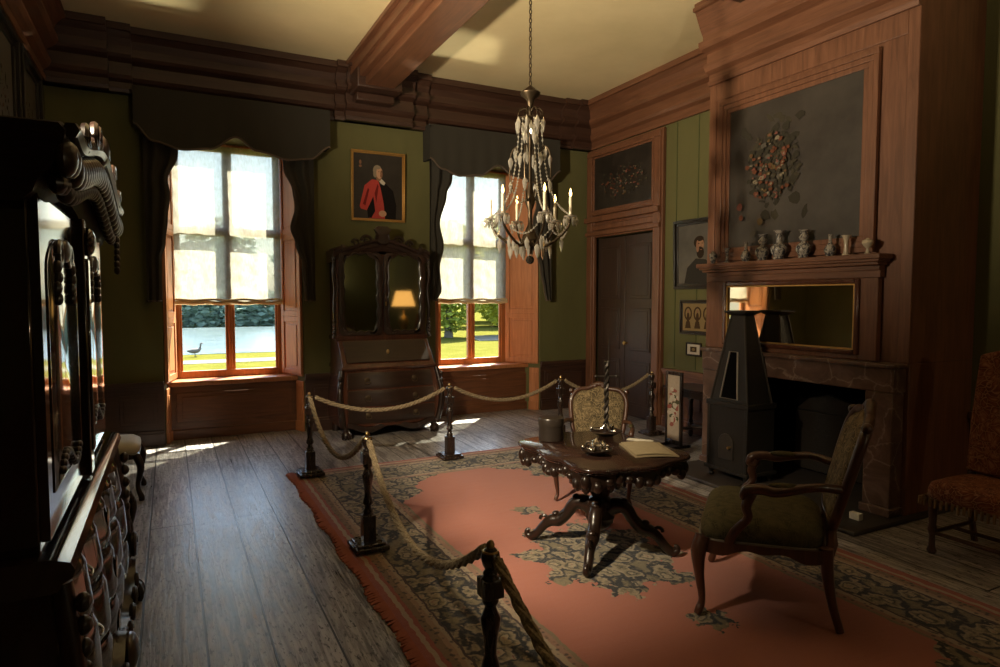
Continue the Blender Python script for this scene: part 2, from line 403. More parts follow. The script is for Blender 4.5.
# dado, baseboards
def panel_run(name, horiz, base, a, b, z0, z1, n, mat, inv=1, d=.03):
    """panelled dado: backing + rails + raised fields"""
    m = MB()
    def bx(u0, u1, p0, p1, zz0, zz1):
        if horiz: m.bb(u0, u1, base - p1, base - p0, zz0, zz1)
        else:
            x = sorted((base - inv * p0, base - inv * p1)); m.bb(x[0], x[1], u0, u1, zz0, zz1)
    bx(a, b, 0, d * .5, z0, z1); bx(a, b, 0, d + .02, z0, z0 + .14); bx(a, b, 0, d + .008, z0 + .14, z0 + .17)
    bx(a, b, 0, d + .03, z1 - .03, z1 + .015); bx(a, b, 0, d + .012, z1 - .06, z1 - .03)
    w = (b - a) / n
    for i in range(n):
        u0 = a + i * w + .07; u1 = a + (i + 1) * w - .07
        if u1 - u0 < .08: continue
        bx(u0, u1, 0, d * .5 + .012, z0 + .25, z1 - .13); bx(u0 + .04, u1 - .04, 0, d * .5 + .022, z0 + .29, z1 - .17)
    o = m.build(name, mat, bevel=.004); o['kind'] = 'structure'; return o
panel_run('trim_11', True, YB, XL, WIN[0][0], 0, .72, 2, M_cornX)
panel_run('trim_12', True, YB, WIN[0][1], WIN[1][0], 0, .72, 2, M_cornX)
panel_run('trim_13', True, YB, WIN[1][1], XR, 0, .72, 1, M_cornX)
panel_run('trim_14', False, XR, 4.97, 6.56, 0, .76, 2, M_chimh)
panel_run('trim_15', False, XL, YF, YB, 0, .76, 8, M_dado, -1)
panel_run('trim_16', False, XR, YF, 2.89, 0, .76, 4, M_dado)
panel_run('trim_17', True, YF, XL, XR, 0, .76, 5, M_dado, 1) if False else None
for i, y in enumerate((5.62, 6.0, 6.38)):
    m = MB(); m.bb(XR - .006, XR, y - .006, y + .006, .8, 3.93); m.build('trim_%d' % (18 + i), plain('wall_batten', (.06, .07, .02), .8))['kind'] = 'structure'

# ------------------------------------------------------------------ windows
def make_window(idx, w):
    x0, x1, f0, f1 = w; yf = 8.80; win = struct('window_%d' % idx)
    win['label'] = 'tall oak window in a panelled reveal'
    m = MB(); t = .055
    m.bb(f0 - .03, f0 + t, yf, yf + .065, ZS, ZH); m.bb(f1 - t, f1 + .03, yf, yf + .065, ZS, ZH)
    m.bb(f0 + t, f1 - t, yf, yf + .065, ZS, ZS + .09); m.bb(f0 + t, f1 - t, yf, yf + .065, ZH - .1, ZH)
    m.bb(f0 + t, f0 + t + .025, yf + .02, yf + .055, ZS + .09, ZH - .1); m.bb(f1 - t - .025, f1 - t, yf + .02, yf + .055, ZS + .09, ZH - .1)
    m.build('window_frame', M_win, win, bevel=.006)
    c = (f0 + f1) / 2
    m = MB(); m.bb(c - .055, c + .055, yf - .01, yf + .065, ZS + .09, ZH - .1); m.bb(c - .02, c + .02, yf - .03, yf - .01, ZS + .12, ZH - .1); m.build('mullion', M_win, win, bevel=.008)
    m = MB(); m.bb(f0 + t, f1 - t, yf + .0, yf + .06, 2.47, 2.57); m.build('transom', M_win, win, bevel=.008)
    for a, b in ((f0 + t + .02, c - .05), (c + .05, f1 - t - .02)):
        for z0, z1 in ((ZS + .085, 2.475), (2.565, ZH - .095)):
            m = MB(); m.bb(a, b, yf + .03, yf + .035, z0, z1); m.build('pane', M_glass, win)
    # sill and apron
    m = MB(); m.prism([(x0 + .03, 8.50), (x1 - .04, 8.50), (f1 + .01, yf + .02), (f0 - .01, yf + .02)], 2, ZS - .06, ZS)
    m.build('window_sill', M_shut, win, bevel=.01)
    m = MB(); m.bb(x0 + .005, x1 - .005, 8.54, 8.86, 0, ZS - .06); m.bb(x0 + .005, x1 - .005, 8.515, 8.56, 0, .12)
    m.bb(x0 + .12, x1 - .12, 8.525, 8.56, .2, .56); m.bb(x0 + .18, x1 - .18, 8.515, 8.56, .25, .51)
    m.build('apron_panel', M_dado, win, bevel=.008)
    # folded shutters standing on the splayed reveals
    for (ax, bx, sgn) in ((x0, f0 - .03, 1), (x1, f1 + .03, -1)):
        a = Vector((ax + sgn * .012, 8.37, 0)); b = Vector((bx + sgn * .012, 8.78, 0)); d = (b - a); L = d.length; d.normalize(); nrm = Vector((d.y, -d.x, 0)) * (1 if sgn > 0 else -1)
        if nrm.x * sgn < 0: nrm = -nrm
        m = MB(); T = Matrix(((d.x, nrm.x, 0, a.x), (d.y, nrm.y, 0, a.y), (0, 0, 1, 0), (0, 0, 0, 1)))
        def bx_(u0, u1, p0, p1, z0, z1): m.box(((u0 + u1) / 2, (p0 + p1) / 2, (z0 + z1) / 2), (u1 - u0, p1 - p0, z1 - z0), 0, T)
        bx_(0, L, 0, .022, ZS + .002, ZH - .01)
        for z0, z1 in ((ZS + .02, 1.46), (1.46, 2.5), (2.5, ZH - .02)):
            bx_(0, .065, .022, .036, z0, z1); bx_(L - .065, L, .022, .036, z0, z1); bx_(.065, L - .065, .022, .036, z0, z0 + .07); bx_(.065, L - .065, .022, .036, z1 - .07, z1)
            bx_(.10, L - .10, .022, .030, z0 + .11, z1 - .11)
        m.build('shutter', M_shut, win, bevel=.005)
        m = MB(); bx_(-.01, .145, 0, .02, .0, ZS - .06); bx_(-.01, .15, .02, .034, 0, .13); bx_(.02, .12, .02, .028, .2, .56)
        m.build('reveal_panel', M_shut, win, bevel=.004)
    return win
make_window(1, WIN[0]); make_window(2, WIN[1])
def make_blind(w, label):
    f0, f1 = w[2] + .01, w[3] - .01; zb, zt = 1.62, ZH - .03
    root = thing('roman_blind', label, 'window blind', ((f0 + f1) / 2, 8.745, zb), 0, 'linen blinds at the windows')
    h = zt - zb; hw = (f1 - f0) / 2
    def fn(u, v):
        return ((u - .5) * 2 * hw, .0035 * math.sin(u * 41 + v * 5) * math.sin(v * 9) + .0022 * math.sin(v * 55 + 3 * math.sin(u * 9)) + .008 * math.sin(v * 3.1 + u * 3), v * h)
    m = MB()
    n, k = 70, 90; vs = [fn(i / n, j / k) for j in range(k + 1) for i in range(n + 1)]
    m.add(vs, [(j * (n + 1) + i, j * (n + 1) + i + 1, (j + 1) * (n + 1) + i + 1, (j + 1) * (n + 1) + i) for j in range(k) for i in range(n)])
    m.build('blind_cloth', M_blind, root)
    m = MB(); m.tube([((i / 30 - .5) * 2 * (hw + .02), -.005 + .004 * math.sin(i * 1.7), .012 + .006 * math.sin(i * .9)) for i in range(31)], .024, 8)
    m.tube([((i / 30 - .5) * 2 * (hw + .02), -.01, .05 + .006 * math.sin(i * .7 + 1)) for i in range(31)], .014, 8)
    m.build('rolled_hem', plain('linen_hem', (.62, .52, .33), .85), root)
    m = MB(); m.tube([(-hw, 0, h), (hw, 0, h)], .018, 8); m.build('head_rail', M_win, root)
make_blind(WIN[0], 'cream linen blind half drawn over the left window, above the water')
make_blind(WIN[1], 'cream linen blind half drawn over the right window, above the trees')

def make_pelmet(xa, xb, low, label):
    root = thing('pelmet', label, 'pelmet', (0, 8.08, 0), 0, 'scalloped pelmets over the windows')
    zt = 3.96
    def zl(x): return interp(low, x)
    m = MB(); n = 60
    m.slab(lambda u, v: (lerp(xa, xb, u), .006 * math.sin(u * 60) * (1 - v), lerp(zl(lerp(xa, xb, u)), zt, v)), n, 6, (0, .03, 0))
    for x in (xa, xb - .03): m.bb(x, x + .03, .03, .262, low[0][1] if x == xa else low[-1][1], zt)
    m.bb(xa, xb, .0, .262, zt - .02, zt + .02)
    m.build('pelmet_cloth', M_curt, root)
    m = MB(); m.tube([(lerp(xa, xb, i / 90), -.006, zl(lerp(xa, xb, i / 90)) + .006) for i in range(91)], .013, 6); m.build('braid', M_trim, root)
make_pelmet(-.30, 1.80, [(-.30, 3.57), (-.12, 3.40), (.17, 3.335), (.45, 3.37), (.73, 3.53), (.95, 3.40), (1.30, 3.33), (1.55, 3.36), (1.80, 3.53)], 'dark scalloped pelmet above the left window')
make_pelmet(3.10, 5.12, [(3.10, 3.53), (3.27, 3.40), (3.52, 3.33), (3.82, 3.36), (4.12, 3.52), (4.36, 3.40), (4.70, 3.33), (4.92, 3.37), (5.12, 3.53)], 'dark scalloped pelmet above the right window')
def make_curtain(outer, inner, label, zb=1.66, zt=3.938):
    """inner: list of (z,x) from top down"""
    root = thing('curtain', label, 'curtain', (0, 8.20, 0), 0, 'narrow side curtains')
    inn = sorted(inner)
    def fn(u, v):
        z = lerp(zb, zt, v); xi = interp(inn, z); x = lerp(outer, xi, u)
        return (x, .035 * math.sin(u * 13) * (.4 + .6 * v) + .012 * math.sin(v * 7), z)
    m = MB(); m.slab(fn, 26, 40, (0, .014, 0)); m.build('curtain_cloth', M_curt, root)
    m = MB(); m.tube([tuple(Vector(fn(1, i / 60)) + Vector((0, .005, 0))) for i in range(61)], .010, 6); m.tube([tuple(Vector(fn(i / 26, 0)) + Vector((0, .005, 0))) for i in range(27)], .012, 6); m.build('braid', M_trim, root)
make_curtain(-.22, [(3.6, .14), (3.3, .12), (3.02, .01), (2.85, .03), (2.6, 0.0), (2.3, -.03), (2.15, -.07), (1.66, -.08)], 'dark side curtain left of the left window')
make_curtain(1.62, [(3.6, 1.24), (3.25, 1.27), (3.0, 1.37), (2.8, 1.40), (2.55, 1.34), (2.35, 1.40), (2.1, 1.48), (1.66, 1.50)], 'dark side curtain right of the left window')
make_curtain(3.14, [(3.6, 3.50), (3.3, 3.46), (3.1, 3.38), (2.7, 3.28), (2.4, 3.34), (2.1, 3.28), (1.80, 3.30), (1.66, 3.24)], 'dark side curtain left of the right window, beside the bureau')
make_curtain(5.06, [(3.6, 4.72), (3.3, 4.70), (3.05, 4.80), (2.8, 4.74), (2.4, 4.80), (2.1, 4.88), (1.8, 4.94), (1.66, 4.97)], 'dark side curtain right of the right window')

# ------------------------------------------------------------------ outside
M_grass = None
def m_grass():
    t = NT('lawn_grass'); v = t.coord(); n = t.noise(v, 1.2, 6, .7); n2 = t.noise(v, 12, 4)
    t.bsdf(Base_Color=t.ramp(t.math('ADD', t.math('MULTIPLY', n, .5), t.math('MULTIPLY', n2, .5)), [(.35, (.060, .060, .009)), (.65, (.110, .100, .024))]), Roughness=.95).inputs['Specular IOR Level'].default_value = 0.0; return t.m
def m_water():
    t = NT('canal_water'); v = t.coord(scale=(.25, 1, 1)); n = t.noise(v, 1.6, 5, .6)
    b = t.bsdf(Base_Color=t.ramp(n, [(.4, (.06, .085, .095)), (.6, (.11, .14, .145))]), Roughness=.18); t.set(b, 'Normal', t.bump(n, .5, .25)); return t.m
m = MB(); m.bb(-90, 120, 9.3, 160, -1.3, -1.02); tag(m.build('lawn', m_grass()), 'sunny grass outside the windows', None, None, 'structure')
m = MB(); m.bb(-60, 11.5, 33.8, 64, -1.1, -1.0); m.prism([(11.5, 33.8), (11.5, 64), (15, 64), (13, 42)], 2, -1.1, -1.0)
tag(m.build('canal', m_water()), 'bright rippled canal water', None, None, 'structure')
m = MB(); m.bb(-60, 11, 29.0, 30.6, -1.1, -1.0); m.prism([(17.2, 36.5), (60, 33), (60, 40), (18.6, 41.5)], 2, -1.1, -1.0)
tag(m.build('gravel_path', plain('pale_gravel', (.17, .155, .125), .95, spec=0.0)), 'pale gravel path', None, None, 'structure')
M_bark = plain('bark', (.09, .07, .05), .9)
def m_leaf(name, a, b):
    t = NT(name); n = t.noise(t.coord(), 2.5, 3); d = t.n('ShaderNodeBsdfDiffuse', Color=t.ramp(n, [(.35, a), (.65, b)])); tr = t.n('ShaderNodeBsdfTranslucent', Color=b)
    mx = t.n('ShaderNodeMixShader', i0=.5); t.t.links.new(d.outputs[0], mx.inputs[1]); t.t.links.new(tr.outputs[0], mx.inputs[2]); t.surf(mx.outputs[0]); return t.m
M_leaf = m_leaf('sunny_leaves', (.13, .17, .022), (.42, .46, .09)); M_leaf2 = m_leaf('hazed_far_leaves', (.22, .30, .25), (.34, .43, .34))  # far leaves paled: distance haze is put into their colour
def make_tree(x, y, h, cr, label, mat, low=1.6, n=2200, ls=.28, group='trees beyond the lawn'):
    root = thing('tree', label, 'tree', (x, y, -1.02), 0, group); q = random.Random(int(x * 31 + y * 7))
    m = MB(); pts, rr = tf([(0, 0, 0, .32), (.05, 0, h * .2, .22), (-.05, .1, h * .5, .16), (0, 0, h * .8, .06)]); m.tube(pts, rr, 10)
    for k in range(5):
        a = k * 1.3 + .4; m.tube(arc([(0, 0, h * .3), (cr * .3 * math.cos(a), cr * .3 * math.sin(a), h * .42), (cr * .7 * math.cos(a), cr * .7 * math.sin(a), h * .55)], 4), .06, 6)
    m.build('trunk', M_bark, root)
    m = MB(); hh = (h - low) / 2
    for i in range(n):
        d = Vector((q.gauss(0, 1), q.gauss(0, 1), q.gauss(0, 1))).normalized() * (q.random() ** .4)
        p = Vector((d.x * cr, d.y * cr, low + hh + d.z * hh)); s_ = ls * (.6 + q.random() * .8)
        T = Matrix.Translation(p) @ Matrix.Rotation(q.random() * 6.3, 4, 'Z') @ Matrix.Rotation(q.random() * 3.1, 4, 'X')
        m.add([(-s_, 0, 0), (0, -s_ * .5, .05), (s_, 0, 0), (0, s_ * .5, .05)], [(0, 1, 2, 3)], T)
    m.build('foliage', mat, root)
for i, (x, y, h, cr, lb) in enumerate([(16.8, 40.5, 8, 2.4, 'sunlit tree standing in the left pane of the right window'), (21.8, 41.0, 8, 2.4, 'sunlit tree standing in the right pane of the right window')]):
    make_tree(x, y, h, cr, lb, M_leaf, .35, 4200, .24)
for i in range(4): make_tree(19 + i * 9.6, 54, 11, 4.2, 'tall bright tree in the row beyond the path, %s from the left' % ['first', 'second', 'third', 'fourth'][i], M_leaf, -.1, 3600, .42)
for i in range(3): make_tree(23.8 + i * 9.6, 65, 12, 4.3, 'tall tree filling the gaps behind the row, %s from the left' % ['first', 'second', 'third'][i], M_leaf, -.4, 3000, .45)
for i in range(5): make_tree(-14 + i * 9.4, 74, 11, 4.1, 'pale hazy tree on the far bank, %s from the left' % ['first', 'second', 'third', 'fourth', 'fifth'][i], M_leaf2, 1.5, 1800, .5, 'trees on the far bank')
def make_hedge():
    q = random.Random(4); m = MB()
    for i in range(15000):
        p = Vector((q.uniform(-22, 15.5), 66 + q.gauss(0, .5), -1.02 + 3.3 * q.random() ** .9)); s_ = q.uniform(.22, .5)
        T = Matrix.Translation(p) @ Matrix.Rotation(q.random() * 6.3, 4, 'Z') @ Matrix.Rotation(q.random() * 3.1, 4, 'X')
        m.add([(-s_, 0, 0), (0, -s_ * .5, .05), (s_, 0, 0), (0, s_ * .5, .05)], [(0, 1, 2, 3)], T)
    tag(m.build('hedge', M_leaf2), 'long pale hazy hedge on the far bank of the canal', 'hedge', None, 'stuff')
make_hedge()
def make_goose():
    root = thing('goose', 'grey goose walking on the grass bank beside the water', 'bird', (.97, 32.6, -1.02), R(8)); root.scale = (.82, .82, .82)
    m = MB(); pts, rr = tf([(-.42, 0, .36, .02), (-.30, 0, .34, .07), (-.1, 0, .33, .14), (.12, 0, .35, .14), (.25, 0, .42, .08), (.30, 0, .56, .045), (.31, 0, .70, .04), (.35, 0, .75, .045), (.42, 0, .735, .02), (.48, 0, .725, .008)], 5)
    m.tube(pts, rr, 12); m.build('body', plain('goose_feathers', (.10, .09, .08), .8), root)
    for s_ in (-1, 1):
        m = MB(); m.tube([(0, s_ * .06, .24), (.02, s_ * .06, .1), (0, s_ * .06, .012), (.09, s_ * .06, .008)], [.02, .014, .012, .014], 8); m.build('leg', M_bark, root)
make_goose()

# ------------------------------------------------------------------ rug
def m_rug(hx, hy):
    t = NT('persian_rug'); tc = t.n('ShaderNodeTexCoord'); sp = t.n('ShaderNodeSeparateXYZ', Vector=tc.outputs['Object'])
    nz = t.n('ShaderNodeTexNoise', Vector=tc.outputs['Object'], Scale=14.0, Detail=3.0)
    x, y = sp.outputs[0], sp.outputs[1]; ax = t.math('ABSOLUTE', x); ay = t.math('ABSOLUTE', y)
    jit = t.math('MULTIPLY', t.math('SUBTRACT', nz.outputs[0], .5), .035)
    d = t.math('ADD', t.math('MINIMUM', t.math('SUBTRACT', hx, ax), t.math('SUBTRACT', hy, ay)), jit)
    beige, navy, olive, red, pink, rust = (.42, .345, .24), (.040, .041, .048), (.25, .21, .135), (.46, .175, .13), (.54, .27, .21), (.33, .095, .07)
    band = t.ramp(d, [(0, rust), (.05, beige), (.075, rust), (.10, (.22, .16, .10)), (.14, (.36, .25, .17)), (.165, beige), (.19, navy), (.205, olive), (.55, navy), (.565, beige), (.60, (.34, .21, .15)), (.635, olive), (.66, red), (.9, red)], 'CONSTANT')
    # motif inside the main border, spandrels and medallion
    mp = t.n('ShaderNodeMapping', Vector=tc.outputs['Object']); mp.inputs['Scale'].default_value = (1, .8, 1)
    wv = t.mix(.10, mp.outputs[0], nz.outputs[1])
    v1 = t.vor(wv, 8.5, 'F1'); v2 = t.vor(wv, 21, 'F1')
    mot = t.ramp(v1, [(.0, rust), (.10, beige), (.20, beige), (.25, navy), (.32, olive), (.44, beige), (.52, navy), (.62, navy), (.72, olive)], 'LINEAR')
    mot = t.mix(t.ramp(v2, [(.16, (1, 1, 1)), (.26, (0, 0, 0))]), mot, beige)
    mot = t.mix(t.ramp(v2, [(.05, (1, 1, 1)), (.12, (0, 0, 0))]), mot, rust)
    mot = t.mix(t.ramp(t.noise(tc.outputs['Object'], 45, 3, .7), [(.48, (0, 0, 0)), (.64, (.4, .4, .4))]), mot, navy)
    sm = t.math('MULTIPLY', t.math('GREATER_THAN', d, .205), t.math('LESS_THAN', d, .55))
    # spandrels in the corners of the field
    cx = t.math('SUBTRACT', hx - .64, ax); cy = t.math('SUBTRACT', hy - .64, ay)
    cd = t.math('ADD', t.math('ADD', t.math('MULTIPLY', cx, 1.5), cy), t.math('MULTIPLY', t.math('SUBTRACT', nz.outputs[0], .5), .5))
    wob = t.math('MULTIPLY', t.math('SINE', t.math('MULTIPLY', ay, 13.0)), .10)
    sp_ = t.math('LESS_THAN', t.math('ADD', cd, wob), .78)
    # medallion
    r = t.math('SQRT', t.math('ADD', t.math('POWER', t.math('MULTIPLY', x, 1.0), 2.0), t.math('POWER', t.math('MULTIPLY', y, .85), 2.0)))
    an = t.math('ARCTAN2', y, x); lob = t.math('MULTIPLY', t.math('COSINE', t.math('MULTIPLY', an, 8.0)), .07)
    rr = t.math('ADD', t.math('ADD', r, lob), t.math('MULTIPLY', t.math('SUBTRACT', nz.outputs[0], .5), .35))
    med = t.math('LESS_THAN', rr, .47)
    # small sprays
    m2 = t.math('SQRT', t.math('ADD', t.math('POWER', x, 2.0), t.math('POWER', t.math('SUBTRACT', ay, .98), 2.0)))
    spray = t.math('LESS_THAN', t.math('ADD', m2, t.math('MULTIPLY', t.math('SUBTRACT', nz.outputs[0], .5), .3)), .10)
    inside = t.math('GREATER_THAN', d, .64)
    mask = t.math('MAXIMUM', sm, t.math('MULTIPLY', inside, t.math('MAXIMUM', spray, t.math('MAXIMUM', sp_, med))))
    # narrow guard borders get a small repeat
    gd = t.math('MAXIMUM', t.math('MULTIPLY', t.math('GREATER_THAN', d, .10), t.math('LESS_THAN', d, .19)), t.math('MULTIPLY', t.math('GREATER_THAN', d, .565), t.math('LESS_THAN', d, .635)))
    gp = t.ramp(t.vor(tc.outputs['Object'], 30, 'F1'), [(.2, (.75, .75, .75)), (.4, (0, 0, 0))])
    fld = t.noise(tc.outputs['Object'], 2.2, 5, .65)
    band = t.mix(t.math('MULTIPLY', fld, .35), band, t.mix(.5, band, (.62, .31, .24)))
    band = t.mix(t.math('MULTIPLY', gd, gp), band, navy)
    col = t.mix(mask, band, mot)
    pile = t.noise(tc.outputs['Object'], 180, 3, .7); big = t.noise(t.coord(scale=(.5, 2, 1)), 9, 4)
    col = t.mix(t.math('MULTIPLY', pile, .35), col, t.mix(.6, col, (0, 0, 0)))
    b = t.bsdf(Base_Color=col, Roughness=.95); b.inputs['Specular IOR Level'].default_value = .1
    b.inputs['Sheen Weight'].default_value = .15
    t.set(b, 'Normal', t.bump(t.math('ADD', t.math('MULTIPLY', pile, .5), big), .5, .012)); return t.m
HX, HY = 1.48, 2.95
rug = thing('persian_rug', 'large worn red Persian rug with dark floral border and medallion', 'rug', (2.49, 3.40, 0))
m = MB(); m.slab(lambda u, v: (lerp(-HX, HX, u) * (1 + .006 * math.sin(v * 23)), lerp(-HY, HY, v), .013 + .002 * math.sin(u * 20) * math.sin(v * 31)), 60, 100, (0, 0, -.0125)); m.build('rug_pile', m_rug(HX, HY), rug)
for s_ in (-1,):
    m = MB(); q = random.Random(5)
    for i in range(480):
        y = -HY + i * (2 * HY / 479); L = .045 + .012 * math.sin(i * .11) + q.random() * .014; a = q.uniform(-.02, .02)
        m.tube([(s_ * (HX - .01), y, .010), (s_ * (HX + L * .5), y + a * .5, .010), (s_ * (HX + L), y + a, .006)], [.010, .009, .005], 5)
    m.build('fringe', plain('red_fringe', (.36, .12, .09), .95), rug)

# ------------------------------------------------------------------ rope barrier
def make_post():
    root = thing('barrier_post', 'x', 'barrier post')
    m = MB(); m.box((0, 0, .022), (.23, .23, .03)); m.box((0, 0, .045), (.19, .19, .02)); m.build('base', M_ebony, root, bevel=.006)
    m = MB(); m.box((0, 0, .14), (.085, .085, .18)); m.box((0, 0, .615), (.078, .078, .07))
    pr = [(.040, .23), (.030, .24), (.034, .255), (.024, .27), (.020, .29), (.036, .31), (.030, .335), (.022, .36), (.026, .42), (.036, .475), (.038, .50), (.024, .53), (.021, .545), (.032, .56), (.030, .575), (.036, .582)]
    m.lathe(pr); m.lathe([(.036, .648), (.026, .66), (.030, .67), (.020, .682), (.030, .70), (.036, .722), (.033, .745), (.020, .76), (.014, .765)])
    m.build('shaft', M_ebony, root, bevel=.004)
    m = MB(); m.lathe([(.012, .76), (.016, .772), (.012, .785), (.004, .792)]); m.build('finial', M_brass, root)
    m = MB(); m.tube([(.026 * math.cos(a), .026 * math.sin(a), .748) for a in [k * PI / 8 for k in range(16)]], .006, 6, True); m.build('hook_ring', M_brass, root)
    return root
posts = [((1.15, 6.20), 'dark turned barrier post at the far left corner of the rug'), ((1.15, 4.19), 'dark turned barrier post halfway down the left rug border'), ((1.03, 2.09), 'nearest dark turned barrier post, cut off by the bottom edge'), ((2.58, 6.20), 'dark turned barrier post in front of the bureau'), ((3.95, 6.20), 'dark turned barrier post behind the round box on the table'), ((5.28, 6.20), 'dark turned barrier post near the door and the fire screen')]
post0 = make_post()
for i, (p, lb) in enumerate(posts):
    o = post0 if i == 0 else copy_tree(post0); o.location = (*p, .0135 if p[0] < 3.99 else 0); o['label'] = lb; o['group'] = 'rope barrier posts'
    o.location.z = .0165 if p[0] < 3.99 else 0
def rope(a, b, sag, label, r=.020):
    A = Vector((*a, .755)); B = Vector((*b, .755)); d = (B - A).normalized(); A += d * .058; B -= d * .058
    n = 90; L = (B - A).length; m = MB(); pts = []
    for i in range(n + 1):
        t = i / n; p = A.lerp(B, t); p.z -= sag * (1 - (2 * t - 1) ** 2) * (1 if L > 0 else 0); pts.append(p)
    # three twisted strands
    side = Vector((0, 0, 1)).cross(d).normalized()
    for k in range(3):
        q = [];
        for i, p in enumerate(pts):
            th = k * 2 * PI / 3 + i * .62
            tan = (pts[min(i + 1, n)] - pts[max(i - 1, 0)]).normalized(); nn = side.cross(tan)
            q.append(p + (side * math.cos(th) + nn * math.sin(th)) * r * .5)
        m.tube(q, r * .62, 6)
    tag(m.build('barrier_rope', M_rope), label, 'rope', 'ropes between the barrier posts')
P = [p for p, _ in posts]
rope(P[0], P[1], .31, 'twisted rope between the far left post and the middle post on the left')
rope(P[1], P[2], .34, 'twisted rope sagging between the middle left post and the nearest post')
rope(P[2], (1.0, .05), .30, 'twisted rope running from the nearest post out of the bottom of the picture')
rope(P[0], P[3], .17, 'twisted rope hanging in front of the bureau')
rope(P[3], P[4], .17, 'twisted rope hanging in front of the right window')
rope(P[4], P[5], .19, 'twisted rope behind the tapestry armchair near the door')

# ------------------------------------------------------------------ door on the right wall
def make_door():
    d = struct('door_1', 'dark panelled double door under a painted overdoor')
    m = MB(); x = XR
    def cas(y0, y1, z0, z1, p): m.bb(x - p, x, y0, y1, z0, z1)
    for a, b in ((6.58, 6.77), (8.10, 8.29)):
        cas(a, b, 0, 3.91, .06); cas(a + .03, b - .03, .0, 3.80, .085)
    cas(6.77, 8.10, 3.80, 3.91, .055); cas(6.61, 8.26, 3.80, 3.88, .087)
    cas(6.72, 8.15, 2.60, 2.96, .05); cas(6.60, 8.27, 2.62, 2.68, .11); cas(6.60, 8.27, 2.82, 2.90, .13); cas(6.60, 8.27, 2.70, 2.78, .08); cas(6.74, 8.13, 2.92, 2.97, .09)
    m.build('door_casing', M_chim, d, bevel=.01)
    for y0, y1 in ((6.78, 7.43), (7.44, 8.09)):
        m = MB(); m.bb(x + .02, x + .06, y0, y1, .01, 2.58)
        for z0, z1 in ((.18, .80), (.95, 1.55), (1.68, 2.45)):
            m.bb(x + .005, x + .03, y0 + .10, y1 - .10, z0, z1); m.bb(x - .004, x + .02, y0 + .14, y1 - .14, z0 + .04, z1 - .04)
        leaf = m.build('door_leaf', M_doorw, d, bevel=.006)
    m = MB(); m.lathe([(.012, 0), (.012, .03), (.028, .04), (.03, .055), (.018, .07)], M=Matrix.Translation((x + .02, 7.38, 1.05)) @ Matrix.Rotation(-PI / 2, 4, 'Y')); m.build('door_knob', M_brass, leaf)
make_door()

# ------------------------------------------------------------------ paintings
def ellipse(cu, cv, ru, rv, n=16, rot=0, wob=0, q=None):
    out = []
    for i in range(n):
        a = 2 * PI * i / n; k = 1 + (q.uniform(-wob, wob) if q else 0)
        u, v = ru * math.cos(a) * k, rv * math.sin(a) * k
        out.append((cu + u * math.cos(rot) - v * math.sin(rot), cv + u * math.sin(rot) + v * math.cos(rot)))
    return out
def painting(name, label, cat, centre, w, h, facing, fw, fd, fmat, shapes, bgmat, tilt=0, steps=2):
    """upright picture: local x right, local -y towards the viewer, z up; facing = rotation about Z"""
    root = thing(name, label, cat, centre, facing); root.rotation_euler = (R(tilt), 0, facing)
    m = MB()
    for k in range(steps):
        a = fw * k / steps; b = fw * (k + 1) / steps; dd = fd * (1 - .45 * k / max(1, steps - 1)) if steps > 1 else fd
        W2, H2 = w / 2 - a, h / 2 - a; w2, h2 = w / 2 - b, h / 2 - b
        for pr in (((-W2, -dd, -H2), (W2, 0, -h2)), ((-W2, -dd, h2), (W2, 0, H2)), ((-W2, -dd, -h2), (-w2, 0, h2)), ((w2, -dd, -h2), (W2, 0, h2))):
            (x0, y0, z0), (x1, y1, z1) = pr; m.bb(x0, x1, y0, y1, z0, z1)
    m.build('frame', fmat, root, bevel=.004)
    mats = [bgmat]; m = MB(); cw, chh = w / 2 - fw * .9, h / 2 - fw * .9
    m.bb(-cw, cw, -.012, -.002, -chh, chh); k = 0
    for poly, mat in shapes:
        if mat not in mats: mats.append(mat)
        m.cur = mats.index(mat); k += 1; y = -.0122 - .00012 * k
        pts = [(u * cw, y, v * chh) for u, v in poly]
        m.add(pts, [tuple(range(len(pts)))])
    m.build('canvas', mats, root); return root
def paint(name, c, rough=.55):
    return plain('paint_' + name, c, .9, spec=.12, bump=.1, bscale=60)
def m_dark(name, a, b, scale=2.5):
    t = NT(name); n = t.noise(t.coord(), scale, 6, .65)
    t.bsdf(Base_Color=t.ramp(n, [(.35, a), (.7, b)]), Roughness=.45); return t.m
BGd = m_dark('dark_varnish', (.012, .009, .007), (.035, .027, .021)); BGg = m_dark('grey_varnish', (.05, .044, .036), (.12, .105, .085), 1.3); BGb = m_dark('brown_varnish', (.020, .015, .012), (.060, .050, .041), 1.1)
SK, SKd, RED, REDd, BLK, WHT = paint('skin', (.52, .30, .19)), paint('skin_shadow', (.25, .13, .08)), paint('red_coat', (.44, .06, .05)), paint('red_fold', (.16, .018, .016)), paint('black_coat', (.012, .010, .010)), paint('white_cloth', (.55, .5, .42))
WIG = paint('powdered_wig', (.26, .21, .15)); 
